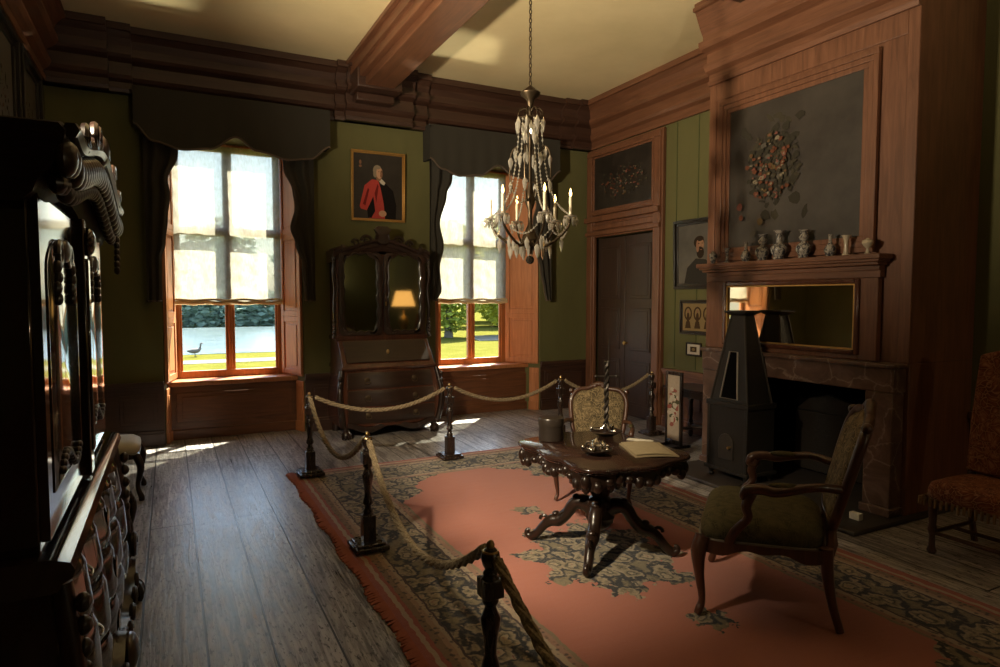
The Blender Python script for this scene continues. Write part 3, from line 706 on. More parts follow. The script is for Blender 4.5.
sh = [([(-.75, -.62), (-.55, .02), (-.25, .22), (.05, .2), (.3, .05), (.42, -.5), (.45, -.98), (-.35, -.98), (-.4, -.75), (-.7, -.7)], RED),
      ([(.0, .2), (.3, .12), (.62, -.1), (.75, -.55), (.72, -.98), (.28, -.98), (.22, -.5), (.1, -.05)], BLK),
      ([(-.45, -.72), (-.2, -.3), (-.12, -.75), (-.28, -.97), (-.42, -.95)], BLK),
      ([(-.62, -.55), (-.42, -.05), (-.36, -.1), (-.52, -.6)], REDd), ([(-.15, -.2), (-.02, .1), (.02, .02), (-.08, -.5)], REDd),
      (ellipse(.18, -.82, .16, .1, 12), SK), ([(.0, .2), (.12, .26), (.3, .14), (.24, .06), (.12, .1)], WHT), (ellipse(.02, .27, .1, .1), SKd),
      (ellipse(-.04, .50, .17, .17, 18), WIG), (ellipse(-.12, .38, .08, .10), WIG), (ellipse(.05, .43, .125, .18, 18), SK), (ellipse(.13, .40, .05, .12), SKd), (ellipse(-.03, .60, .14, .06, 14), WIG),
      (ellipse(.03, .47, .022, .012, 8), BLK), (ellipse(.13, .47, .02, .012, 8), BLK), (ellipse(.1, .34, .035, .01, 8), REDd), ([(.08, .47), (.12, .40), (.08, .39)], SKd),
      (ellipse(-.72, .72, .05, .07, 8), SKd), (ellipse(-.72, .60, .06, .04, 8), SKd)]
painting('portrait_painting', 'gilt framed portrait of a person in a red coat, above the bureau', 'painting', (2.47, YB - .01, 3.145), .72, .90, 0, .035, .045, M_gold, sh, BGd, 1.5)
def flowers(cu, cv, su, sv, n, seed, bright=1.0):
    q = random.Random(seed); out = []
    cols = [paint('leaf_dark', (.034, .030, .022)), paint('leaf_olive', (.048, .041, .028)), paint('petal_pink', (.17, .065, .05)), paint('petal_cream', (.19, .155, .105)), paint('petal_rust', (.11, .04, .022)), paint('petal_grey', (.085, .075, .06)), paint('petal_ochre', (.10, .065, .03))]
    for i in range(n):
        a = q.random() * 2 * PI; r = q.random() ** .6; u, v = cu + su * r * math.cos(a), cv + sv * r * math.sin(a)
        out.append((ellipse(u, v, .012 + q.random() * .05, .01 + q.random() * .035, 8, q.random() * 3, .3, q), cols[q.randrange(2)]))
    for i in range(n):
        a = q.random() * 2 * PI; r = q.random() ** .7 * .9; u, v = cu + su * r * math.cos(a), cv + sv * r * math.sin(a)
        c = cols[q.choice([0, 1, 2, 3, 4, 4, 5, 6])]; s_ = .012 + q.random() * .03
        out.append((ellipse(u, v, s_, s_ * .8, 9, 0, .35, q), c))
        if q.random() < .4: out.append((ellipse(u, v, s_ * .5, s_ * .4, 7, 0, .3, q), cols[q.choice([2, 3, 4])]))
    return out, cols
fl, cols = flowers(-.25, .08, .42, .50, 120, 3)
q = random.Random(21)
for i in range(60):
    a = q.gauss(0, .24); b_ = q.gauss(.12, .34); fl.insert(0, (ellipse(-.24 + a, b_, .03 + q.random() * .06, .03 + q.random() * .06, 9, q.random() * 3, .3, q), cols[q.choice([0, 0, 0, 1])]))
fl += [(ellipse(-.74, -.42, .05, .05, 12, 0, .12, q), cols[2]), (ellipse(-.71, -.58, .035, .04, 12, 0, .12, q), cols[4]), (ellipse(-.39, -.66, .045, .05, 12, 0, .12, q), cols[6]), (ellipse(-.5, -.82, .05, .045, 12, 0, .12, q), cols[5])]
painting('still_life_painting', 'very large dark flower still life in a red oak frame over the mantel', 'painting', (4.937, 3.995, 2.842), 1.62, 1.57, -PI / 2, .13, .036, M_chim, fl, BGb, 0, 3)
fl2, _ = flowers(0, -.1, .85, .6, 110, 9)
painting('overdoor_painting', 'dark flower painting set above the double door', 'painting', (XR - .045, 7.44, 3.385), 1.42, .88, -PI / 2, .06, .05, M_chimh, fl2, BGd, 0, 2)
GREYB = paint('grey_coat', (.035, .031, .027)); HAIR = paint('dark_hair', (.03, .02, .013))
sh = [([(-.7, -1), (-.55, -.45), (-.15, -.15), (.3, -.2), (.75, -.55), (.9, -1)], GREYB), (ellipse(.0, .38, .24, .2, 16), HAIR), (ellipse(.06, .30, .17, .22, 16), SKd), (ellipse(.09, .30, .12, .18, 16), paint('dim_skin', (.30, .17, .10))), (ellipse(.03, .50, .19, .09, 14), HAIR), (ellipse(.06, .04, .17, .2, 14), HAIR), (ellipse(-.06, .25, .07, .2), SKd),
      (ellipse(.0, .34, .035, .015, 8), BLK), (ellipse(.15, .34, .03, .015, 8), BLK), ([(.09, .34), (.14, .22), (.08, .21)], SKd), (ellipse(.1, .13, .05, .012, 8), SKd)]
painting('bearded_man_portrait', 'black framed portrait of a bearded person on the green wall', 'painting', (XR - .01, 5.95, 2.235), .86, .86, -PI / 2, .07, .04, M_bframe, sh, BGg, 1.5)
OCH, BRN = paint('ochre_ground', (.24, .17, .08)), paint('brown_ink', (.06, .035, .018))
sh = [([(-.97, -.97), (.97, -.97), (.97, .97), (-.97, .97)], OCH)]
for u in (-.62, .0, .62):
    sh += [(ellipse(u, .25, .26, .5, 18), BRN), (ellipse(u, .25, .17, .38, 18), OCH), (ellipse(u, -.05, .10, .4, 12), BRN), (ellipse(u, .42, .07, .12, 10), SKd), ([(u - .2, -.8), (u + .2, -.8), (u + .12, -.3), (u - .12, -.3)], BRN)]
painting('ochre_picture', 'small ochre picture of arches in a black frame, under the portrait', 'picture', (XR - .008, 5.96, 1.455), .60, .43, -PI / 2, .045, .03, M_bframe, sh, BGd)
sh = [([(-.95, -.95), (.95, -.95), (.95, .95), (-.95, .95)], WHT), ([(-.5, -.5), (.5, -.5), (.5, .5), (-.5, .5)], BRN), (ellipse(0, 0, .25, .3), OCH)]
painting('tiny_print', 'tiny pale print in a dark frame, lowest on the green wall', 'picture', (XR - .008, 6.02, 1.055), .26, .17, -PI / 2, .022, .02, M_bframe, sh, BGd)
fl3, _ = flowers(0, 0, .6, .6, 30, 4)
painting('landscape_painting', 'dark painting on the left wall nearest the corner', 'painting', (XL + .004, 7.33, 3.25), .96, 1.22, PI / 2, .10, .06, M_bframe, fl3, BGg, 0)
painting('landscape_painting', 'dark painting on the left wall cut by the picture edge', 'painting', (XL + .004, 6.20, 3.25), 1.06, 1.22, PI / 2, .10, .06, M_bframe, fl3, BGg, 0)

# ------------------------------------------------------------------ chimney breast
CX = 4.95
ch = struct('wall_chimney', 'red oak panelled chimney breast')
m = MB(); m.bb(CX, XR, 2.90, 4.97, 1.20, ZC); m.bb(CX, XR, 2.90, 3.02, 0, 1.2); m.bb(CX, XR, 4.76, 4.97, 0, 1.2); m.bb(5.55, XR, 3.02, 4.76, 0, 1.2)
m.bb(CX - .012, CX, 2.90, 2.99, 1.20, 3.85); m.bb(CX - .012, CX, 4.88, 4.97, 1.20, 3.85); m.bb(CX - .012, CX, 2.99, 4.88, 3.66, 3.85)
m.build('chimney_panelling', M_chim, ch, bevel=.005)
fp = thing('marble_fireplace', 'brown veined marble fireplace surround with a black firebox', 'fireplace', (4.8, 3.90, 0))
m = MB(); Yn, Yf = 2.93 - 3.9, 4.86 - 3.9

for a_, b_ in ((Yn, Yn + .215), (Yf - .215, Yf)): m = MB(); m.bb(0, .145, a_, b_, .10, .98); m.build('jamb', M_marble, fp, bevel=.008)
m = MB(); m.bb(-.005, .148, Yn - .01, Yf + .01, .98, 1.17); m.bb(-.03, .148, Yn - .02, Yf + .02, 1.165, 1.20); m.build('lintel', M_marble, fp, bevel=.008)
for a_, b_ in ((Yn - .015, Yn + .23), (Yf - .23, Yf + .015)): m = MB(); m.bb(-.02, .145, a_, b_, .036, .10); m.build('plinth', M_marble, fp, bevel=.008)
m = MB(); m.bb(.66, .70, Yn + .13, Yf - .13, 0, 1.19); m.bb(.1, .66, Yn + .15, Yn + .215, 0, 1.19); m.bb(.1, .66, Yf - .215, Yf - .15, 0, 1.19); m.bb(.1, .66, Yn + .215, Yf - .215, 1.0, 1.04); m.build('firebox', M_soot, fp)
m = MB(); m.bb(.62, .66, -.35, .35, .05, .62); m.prism([(-.35, .62), (.35, .62), (.2, .75), (0, .80), (-.2, .75)], 0, .62, .66); m.build('fireback', M_irong, fp, bevel=.01)
m = MB(); m.bb(4.28, 5.55, 2.85, 4.90, .0, .035); o = m.build('hearth_slab', plain('dark_hearth_stone', (.035, .028, .024), .5, bump=.2, bscale=9), None, bevel=.01); tag(o, 'dark stone hearth slab', None, None, 'structure')
# overmantel: shelf, mirror
om = thing('mantel_shelf', 'red oak mantel shelf with moulded edge above the mirror', 'shelf', (CX - .012, 3.98, 1.98))
m = MB(); y0, y1 = 3.045 - 3.98, 4.95 - 3.98
for p, z0, z1, e in ((.17, .015, .055, 0), (.15, -.005, .018, -.02), (.125, -.03, -.004, -.04), (.07, -.07, -.03, -.06)): m.bb(-p, 0, y0 - e, y1 + e, z0, z1)
m.build('shelf_board', M_chimh, om, bevel=.006)
m = MB(); m.bb(-.058, 0, y0 + .06, y1 - .06, -.14, -.07) if False else m.bb(-.058, 0, y0 + .06, y1 - .06, -.122, -.07); m.build('frieze', M_chimh, om)
mr = thing('overmantel_mirror', 'wide old mirror in a red oak panel under the mantel shelf', 'mirror', (CX - .014, 3.93, 1.545))
m = MB(); yn, yf = 3.12 - 3.93, 4.90 - 3.93; a, b = 3.30 - 3.93, 4.635 - 3.93; zt, zb = .265, -.265
m.bb(-.055, 0, yn, a - .03, -.345, .310); m.bb(-.055, 0, b + .03, yf, -.345, .310); m.bb(-.055, 0, a - .03, b + .03, zt + .03, .310); m.bb(-.055, 0, a - .03, b + .03, -.345, zb - .03); m.build('panel', M_chim, mr, bevel=.006)
m = MB()
for u0, u1, z0, z1 in ((a - .04, a, zb - .04, zt + .04), (b, b + .04, zb - .04, zt + .04), (a, b, zt, zt + .04), (a, b, zb - .04, zb)): m.bb(-.08, 0, u0, u1, z0, z1)
m.build('moulding', M_mah, mr, bevel=.01)
m = MB(); m.bb(-.070, -.055, a - .0, a + .012, zb, zt); m.bb(-.070, -.055, b - .012, b, zb, zt); m.bb(-.070, -.055, a + .012, b - .012, zt - .012, zt); m.bb(-.070, -.055, a + .012, b - .012, zb, zb + .012); m.build('gilt_slip', M_gold, mr)
m = MB(); m.bb(-.05, -.04, a, b, zb, zt); m.build('mirror_glass', M_mirror, mr)
# vases on the shelf
def vase(kind, h):
    P_ = {'jar': [(.30, 0), (.34, .05), (.30, .10), (.42, .35), (.55, .58), (.50, .78), (.30, .88), (.26, .93), (.33, .96), (.20, 1.0)],
          'beaker': [(.42, 0), (.40, .05), (.24, .12), (.20, .45), (.22, .70), (.34, .90), (.50, 1.0)],
          'bottle': [(.34, 0), (.36, .04), (.50, .20), (.54, .32), (.40, .48), (.20, .58), (.15, .75), (.17, .93), (.22, 1.0)],
          'gourd': [(.34, 0), (.38, .03), (.34, .08), (.52, .25), (.56, .36), (.44, .48), (.24, .55), (.20, .60), (.34, .70), (.36, .77), (.24, .86), (.28, .94), (.40, 1.0)],
          'flare': [(.36, 0), (.40, .04), (.34, .09), (.54, .26), (.58, .38), (.46, .50), (.22, .58), (.17, .72), (.22, .86), (.42, 1.0)],
          'cup': [(.26, 0), (.30, .06), (.16, .14), (.14, .35), (.40, .52), (.56, .70), (.50, .85), (.28, .9), (.2, .95), (.1, 1.0)]}[kind]
    m = MB(); k = h * (.62 if kind in ('jar', 'cup') else .48); m.lathe([(r * k, z * h) for r, z in P_], n=24); return m
VASES = [(4.78, 'jar', 0.12, M_porc, 'tiny dark lidded jar at the left end of the mantel shelf'), (4.60, 'beaker', .14, M_porc, 'slim flared beaker vase, second from the left on the mantel'), (4.37, 'bottle', 0.18, M_porc, 'small narrow-necked bottle vase, third from the left on the mantel'), (4.18, 'gourd', 0.237, M_porc, 'double gourd vase just left of the tallest vase on the mantel'), (4, 'flare', 0.258, M_porc, 'tallest flared vase at the middle of the mantel shelf'), (3.75, 'gourd', 0.24, M_porc, 'double gourd vase just right of the middle of the mantel'), (3.50, 'bottle', .18, M_porc, 'round bottle vase with thin pale neck, third from the right on the mantel'), (3.36, 'beaker', 0.16, M_cream, 'pale slim beaker vase, second from the right on the mantel'), (3.18, 'cup', 0.125, M_cream, 'cream covered cup at the right end of the mantel shelf')]
for y, k, h, mt, lb in VASES:
    o = vase(k, h).build('vase', mt); o.location = (CX - .120, y, 2.0355); tag(o, lb, 'vase', 'vases on the mantel shelf')

# ------------------------------------------------------------------ iron stove
def make_stove():
    root = thing('iron_stove', 'tall black iron stove with a tapering hood in front of the fireplace', 'stove', (4.66, 4.24, .036))
    hx, hy = .17, .235
    m = MB(); m.bb(-hx, hx, -hy, hy, .085, .69); m.bb(-hx - .012, hx + .012, -hy - .012, hy + .012, .67, .715); m.bb(-hx - .02, hx + .02, -hy - .02, hy + .02, .07, .10)
    for y0, y1 in ((-hy, -hy + .03), (hy - .03, hy)): m.bb(-hx - .008, -hx, y0, y1, .1, .67)
    m.build('firebox', M_iron, root, bevel=.006)
    for sx in (-1, 1):
        for sy in (-1, 1):
            m = MB(); m.lathe([(.02, 0), (.026, .015), (.018, .03), (.028, .05), (.03, .075)], (sx * (hx - .03), sy * (hy - .03), 0), 12); m.build('foot', M_iron, root)
    m = MB(); a, b = .155, .215; tx, ty, zt = .055, .075, 1.50
    m.loft([[(-a, -b, .71), (a, -b, .71), (a, b, .71), (-a, b, .71)], [(-tx, -ty, zt), (tx, -ty, zt), (tx, ty, zt), (-tx, ty, zt)]]); m.build('hood', M_iron, root, bevel=.005)
    m = MB()
    for sx in (-1, 1):
        for sy in (-1, 1): m.tube([(sx * a, sy * b, .71), (sx * tx, sy * ty, zt)], .010, 6)
    m.build('hood_edge', M_irong, root)
    m = MB(); m.loft([[(-.06, -.08, zt), (.06, -.08, zt), (.06, .08, zt), (-.06, .08, zt)], [(-.10, -.125, zt + .03), (.10, -.125, zt + .03), (.10, .125, zt + .03), (-.10, .125, zt + .03)], [(-.10, -.125, zt + .045), (.10, -.125, zt + .045), (.10, .125, zt + .045), (-.10, .125, zt + .045)]]); m.build('top_flange', M_iron, root)
    def hp(y, z):
        t = (z - .71) / (zt - .71); return (-lerp(a, tx, t) - .004, y, z)
    m = MB(); w0, w1 = .10, .045; q = [hp(-w0, .745), hp(w0, .745), hp(w1, 1.17), hp(-w1, 1.17)]
    m.tube(q, .008, 6, True); m.build('vent_rim', plain('worn_iron_edge', (.30, .26, .21), .4, .7), root)
    m = MB(); m.add([tuple(Vector(p) + Vector((.002, 0, 0))) for p in q] + [tuple(Vector(p) + Vector((.05, 0, 0))) for p in q], [(0, 1, 2, 3), (4, 7, 6, 5), (0, 4, 5, 1), (1, 5, 6, 2), (2, 6, 7, 3), (3, 7, 4, 0)]); m.build('vent_opening', M_soot, root)
    dpoly = [(-.085, .19), (.085, .19), (.085, .34)] + [(.085 * math.cos(t), .34 + .085 * math.sin(t)) for t in [k * PI / 10 for k in range(1, 10)]] + [(-.085, .34)]
    m = MB(); m.prism(dpoly, 0, -hx - .014, -hx + .01); dr = m.build('stove_door', M_irong, root, bevel=.004)
    m = MB(); m.lathe([(.008, 0), (.008, .02), (.015, .025), (.012, .04)], M=Matrix.Translation((-hx - .012, -.06, .31)) @ Matrix.Rotation(-PI / 2, 4, 'Y'), n=10); m.build('knob', M_brass, dr)
make_stove()
m = MB(); m.lathe([(.13, 0), (.15, .01), (.17, .04), (.175, .045), (.165, .045), (.14, .016), (.001, .014)], n=28); o = m.build('ash_dish', M_irong); o.location = (4.42, 3.80, .0355); tag(o, 'shallow iron dish on the hearth by the stove foot', 'dish')
m = MB(); m.box((0, 0, .026), (.05, .08, .05)); o = m.build('hearth_card', M_white, bevel=.003); o.location = (4.55, 3.02, .036); tag(o, 'small white folded card on the hearth by the marble jamb', 'card')

# ------------------------------------------------------------------ carved table
def make_table():
    root = thing('carved_table', 'dark scalloped mahogany centre table on carved scrolling feet', 'table', (2.54, 3.49, .0145))
    def outline(s_=1.0, n=96):
        out = []
        for i in range(n):
            a = 2 * PI * i / n; c, sn = math.cos(a), math.sin(a)
            r = 1 / max(abs(c) / .40, abs(sn) / .49)
            r0 = (abs(c / .42) ** 3.2 + abs(sn / .52) ** 3.2) ** (-1 / 3.2)
            k = abs(math.sin(2 * a)); r0 *= 1 + .10 * k ** 6 - .045 * math.sin(4 * a) ** 2 + .035 * abs(math.cos(2 * a)) ** 8
            out.append((r0 * c * s_, r0 * sn * s_))
        return out
    z = .70 - .0145
    m = MB(); m.loft([[(x, y, zz) for x, y in outline(s_)] for s_, zz in ((.955, z - .045), (.97, z - .036), (.965, z - .03), (.99, z - .026), (1.0, z - .016), (.995, z - .006), (.98, z))]); m.build('tabletop', M_table, root, sharp=50)
    base = outline(.93); n = len(base); m = MB(); rings = []
    for zz_i in range(2): rings.append([(x, y, z - .045 if zz_i else z - .11 - .022 * math.cos(i * 2 * PI / 12) - .018 * (math.sin(2 * (2 * PI * i / n)) ** 8)) for i, (x, y) in enumerate(base)])
    inner = outline(.89); rings2 = [[(x, y, rings[1][i][2]) for i, (x, y) in enumerate(inner)], [(x, y, rings[0][i][2]) for i, (x, y) in enumerate(inner)]]
    m.loft([rings[0], rings[1], rings2[0], rings2[1]], False, True)
    ap = m.build('apron', M_carved, root)
    m = MB()
    for i in range(0, n, 2): x, y = base[i]; m.ell((x * .985, y * .985, rings[0][i][2] + .016), (.031, .031, .026 + .006 * (i % 4)), 10, 6)
    for i in (12, 36, 60, 84):
        x, y = base[i]; m.ell((x * 1.01, y * 1.01, z - .09), (.03, .03, .045), 10, 8); m.ell((x * 1.0, y * 1.0, z - .145), (.018, .018, .022), 8, 6)
    m.build('carving', M_carved, ap)
    m = MB(); m.lathe([(.20, z - .06), (.13, z - .09), (.075, z - .12), (.10, z - .15), (.125, z - .20), (.12, z - .25), (.07, z - .30), (.055, z - .33), (.085, z - .35), (.09, z - .38), (.06, z - .40), (.085, .26), (.10, .22), (.07, .16), (.03, .13)], n=24)
    for k in range(8):
        a = k * PI / 4; m.ell((.115 * math.cos(a), .115 * math.sin(a), z - .22), (.03, .03, .06), 8, 8)
    m.build('pedestal', M_carved, root)
    for k in range(4):
        a = R(45 + 90 * k); c, s_ = math.cos(a), math.sin(a)
        path = [(.03, .24, .05), (.10, .30, .055), (.17, .29, .045), (.22, .22, .040), (.28, .165, .045), (.33, .155, .04), (.38, .12, .032), (.43, .06, .030), (.475, .028, .028), (.505, .040, .022), (.505, .065, .016), (.485, .072, .012)]
        pts, rr = tf([(x * c, x * s_, zz, r) for x, zz, r in path], 5)
        m = MB(); m.tube(pts, rr, 10); m.ell((.16 * c, .16 * s_, .335), (.03, .03, .022), 8, 6); m.ell((.30 * c, .30 * s_, .205), (.028, .028, .02), 8, 6); m.ell((.24 * c, .24 * s_, .17), (.022, .022, .022), 8, 6)
        m.tube([(c * (.385 + .028 * math.cos(t)), s_ * (.385 + .028 * math.cos(t)), .155 + .028 * math.sin(t)) for t in [j * .6 for j in range(9)]], .012, 6)
        m.build('leg', M_carved, root)
make_table()
ZT = .7005
bx = thing('round_box', 'dark oval lidded box at the far left of the carved table', 'box', (2.37, 3.84, ZT))
m = MB(); m.lathe([(.085, 0), (.088, .003), (.086, .125), (.05, .125)], n=28); m.build('box_body', plain('black_lacquer_box', (.03, .022, .017), .35), bx)
m = MB(); m.lathe([(.091, .105), (.092, .15), (.088, .158), (.001, .16)], n=28); m.build('lid', plain('black_lacquer_lid', (.035, .026, .02), .3), bx)
ink = thing('inkstand', 'small silver inkstand with scrolls in the middle of the carved table', 'inkstand', (2.40, 3.34, ZT))
m = MB(); m.lathe([(.05, 0), (.055, .008), (.085, .028), (.10, .032), (.102, .038), (.06, .03), (.001, .026)], n=24); m.build('tray', M_carved, ink)
m = MB(); m.lathe([(.035, .026), (.045, .045), (.042, .062), (.022, .075), (.028, .085), (.012, .095), (.004, .108)], n=16); m.build('inkpot', M_silver, ink)
m = MB()
for k in range(5):
    a = k * 2 * PI / 5; m.tube([((.05 + .018 * math.cos(t)) * math.cos(a), (.05 + .018 * math.cos(t)) * math.sin(a), .055 + .024 * math.sin(t)) for t in [j * .55 for j in range(11)]], .008, 6); m.ell((.085 * math.cos(a), .085 * math.sin(a), .045), .013, 8, 6)
m.build('scrollwork', M_silver, ink)
cs = thing('twisted_candlestick', 'tall twisted iron candlestick with a cross bar on the carved table', 'candlestick', (2.80, 3.78, ZT))
m = MB()
for k in range(2): m.tube([(.010 * math.cos(i * .55 + k * PI), .010 * math.sin(i * .55 + k * PI), .04 + i * .0098) for i in range(52)], .011, 6)
m.tube([(.016, 0, .36), (.016, .0, .70)], [.008, .004], 6); m.build('stem', M_irong, cs)
m = MB(); m.tube([(-.075 * .89, .075 * .455, .43), (.075 * .89, -.075 * .455, .43)], .007, 6); m.ell((-.067, .034, .43), .012, 8, 6); m.ell((.067, -.034, .43), .012, 8, 6); m.build('cross_bar', M_irong, cs)
m = MB(); m.lathe([(.05, 0), (.07, .006), (.11, .03), (.118, .032), (.112, .038), (.06, .02), (.018, .03), (.014, .05)], n=24); m.build('drip_dish', M_carved, cs)
m = MB()
for k in range(3):
    a = k * 2 * PI / 3 + .5; m.tube(arc([(0, 0, .09), (.04 * math.cos(a), .04 * math.sin(a), .045), (.10 * math.cos(a), .10 * math.sin(a), .045)], 4), .007, 6); m.ell((.105 * math.cos(a), .105 * math.sin(a), .05), .014, 8, 6)
m.build('bracket', M_silver, cs)
bk = thing('open_folder', 'yellowed paper folder lying open on the right of the carved table', 'papers', (2.76, 3.27, ZT), R(-22))
m = MB(); m.slab(lambda u, v: (lerp(-.14, .14, u), lerp(-.19, .19, v), .008 + .006 * math.sin(u * 3.1)), 12, 6, (0, 0, -.007)); m.build('cover', M_paper, bk)
m = MB(); m.slab(lambda u, v: (lerp(-.13, .10, u), lerp(-.17, .18, v), .0165 + .006 * math.sin(u * 3.1)), 12, 6, (0, 0, -.002)); m.build('sheet', plain('buff_sheet', (.36, .29, .175), .8), bk)
m = MB(); m.slab(lambda u, v: (lerp(-.03, .03, u), lerp(-.09, .09, v), .004 + .002 * u), 3, 3, (0, 0, -.003)); o = m.build('letter', M_white); o.location = (2.90, 3.52, ZT + .001); o.rotation_euler = (0, 0, R(35)); tag(o, 'narrow white letter behind the yellowed folder', 'letter')

# ------------------------------------------------------------------ armchair (front is local -y)
def make_armchair(label, loc, rz):
    root = thing('armchair', label, 'armchair', loc, rz, 'carved tapestry armchairs')
    fx, fy, bx_, by = .36, -.30, .30, .29
    m = MB()
    # rails with serpentine lower edge
    def rail(p, q, n=24):
        A, B = Vector(p), Vector(q); d = (B - A).normalized(); nr = Vector((d.y, -d.x, 0)) * .02
        ring = []
        for i in range(n + 1):
            t = i / n; c = A.lerp(B, t); lo = .352 - .020 * math.cos(t * 2 * PI) + .009 * math.cos(t * 6 * PI); bow = nr * (1.2 * math.sin(PI * t))
            ring.append([tuple(c + bow + nr + Vector((0, 0, lo))), tuple(c + bow + nr + Vector((0, 0, .405))), tuple(c + bow - nr + Vector((0, 0, .405))), tuple(c + bow - nr + Vector((0, 0, lo)))])
        m.loft(ring)
    rail((-fx, fy, 0), (fx, fy, 0)); rail((fx, fy, 0), (bx_, by, 0)); rail((bx_, by, 0), (-bx_, by, 0)); rail((-bx_, by, 0), (-fx, fy, 0)); m.build('seat_rail', M_chair, root, sharp=50)
    for sx in (-1, 1):
        pts, rr = tf([(sx * fx, fy, .42, .040), (sx * (fx + .02), fy - .02, .34, .040), (sx * (fx + .015), fy - .015, .22, .026), (sx * fx, fy, .08, .018), (sx * (fx + .012), fy - .012, .025, .022), (sx * (fx + .02), fy - .02, .0, .02)], 5)
        m = MB(); m.tube(pts, rr, 10); m.ell((sx * (fx + .012), fy - .03, .36), (.022, .012, .03), 8, 6); m.build('leg', M_chair, root)
        pts, rr = tf([(sx * bx_, by, .42, .032), (sx * bx_, by + .005, .3, .030), (sx * bx_, by + .03, .14, .022), (sx * bx_, by + .07, .0, .020)], 5)
        m = MB(); m.tube(pts, rr, 10); m.build('leg', M_chair, root)
    # cushion
    def sx_(v): return lerp(fx + .0, bx_ - .0, v)
    m = MB(); N = 20; rings = []
    for zz, s_ in ((.395, 1.0), (.41, 1.05), (.45, 1.065), (.485, 1.03), (.512, .93), (.526, .75), (.532, .4)):
        r_ = []
        for k in range(48):
            a = 2 * PI * k / 48; c, sn = math.cos(a), math.sin(a); rr_ = (abs(c) ** 6 + abs(sn) ** 6) ** (-1 / 6)
            u, v = rr_ * c * s_, rr_ * sn * s_; y = lerp(fy - .01, by - .02, (v + 1) / 2); x = u * lerp(fx, bx_, (v + 1) / 2); r_.append((x, y, zz))
        rings.append(r_)
    m.loft(rings); m.build('seat_cushion', M_taps, root, sharp=60)
    m = MB(); pl = []
    for k in range(60):
        a = 2 * PI * k / 60; c, sn = math.cos(a), math.sin(a); rr_ = (abs(c) ** 7 + abs(sn) ** 7) ** (-1 / 7); u, v = rr_ * c * 1.06, rr_ * sn * 1.06
        pl.append((u * lerp(fx, bx_, (v + 1) / 2), lerp(fy - .012, by - .02, (v + 1) / 2), .405))
    m.tube(pl, .007, 6, True); m.build('seat_braid', plain('grey_braid', (.20, .17, .13), .7), root)
    # back: leaning cartouche frame and padded tapestry
    def bp(u, w, off=0.0):
        """u across (-1..1), w up (0..1)"""
        z = lerp(.46, 1.05, w); lean = .04 + .15 * w; hw = lerp(.245, .315, math.sin(min(1, w * 1.1) * PI / 2))
        return Vector((u * hw, by + .0 + lean + off + .03 * u * u * -1, z))
    outl = []
    K = 64
    for k in range(K):
        a = 2 * PI * k / K; c, sn = math.cos(a), math.sin(a); rr_ = (abs(c) ** 5 + abs(sn) ** 5) ** (-1 / 5); u, w = rr_ * c, (rr_ * sn + 1) / 2
        if sn > 0: w += .10 * math.exp(-(u / .45) ** 2) * sn + .02 * math.cos(u * 9) * sn
        outl.append((u, w))
    rings = []
    for s_, off in ((1.0, .02), (1.0, -.012), (.93, -.035), (.75, -.052), (.4, -.062), (.05, -.064)):
        rings.append([tuple(bp(u * .93 * s_, .5 + (w - .5) * .94 * s_, off)) for u, w in outl])
    m = MB(); m.loft(rings); m.build('back_cushion', M_tapb, root, sharp=70)
    m = MB(); m.tube([tuple(bp(u, w)) for u, w in outl], .026, 10, True)
    for u in (-.14, 0, .14): m.ell(tuple(bp(u, 1.10 - abs(u) * .25, -.005)), (.035, .022, .028), 10, 6)
    m.ell(tuple(bp(-.98, .98)), .028, 8, 6); m.ell(tuple(bp(.98, .98)), .028, 8, 6)
    for sx in (-1, 1): m.tube([(sx * bx_, by, .36), (sx * .255, by + .03, .43), tuple(bp(sx * .9, .06))], [.03, .026, .022], 8)
    m.build('back_frame', M_chair, root)
    for sx in (-1, 1):
        e = bp(sx * .96, .42)
        pts, rr = tf([(e.x, e.y, e.z + .01, .024), (sx * .355, e.y - .14, .735, .022), (sx * .385, .06, .700, .026), (sx * .385, -.02, .705, .027), (sx * .38, -.085, .692, .028), (sx * .375, -.10, .655, .023), (sx * .37, -.06, .648, .014)], 5)
        m = MB(); m.tube(pts, rr, 10)
        pts, rr = tf([(sx * .378, -.06, .68, .024), (sx * .385, -.09, .61, .025), (sx * .385, -.08, .55, .022), (sx * .375, -.14, .47, .024), (sx * .36, -.17, .40, .028)], 5); m.tube(pts, rr, 10)
        ar = m.build('arm', M_chair, root)
        m = MB(); m.ell((sx * .368, .10, .728), (.026, .09, .018), 10, 8); m.build('arm_pad', M_taps, ar)
    return root
chair = make_armchair('dark walnut armchair with tapestry back in the right foreground', (2.95, 2.49, .0135), R(219.7))
c2 = copy_tree(chair); c2.location = (3.20, 4.47, .0135); c2.rotation_euler = (0, 0, R(-40)); c2.scale = (.80, .80, .80); c2['label'] = 'tapestry-backed armchair pulled up behind the carved table'

rest(chair, .0160); rest(c2, .0160)
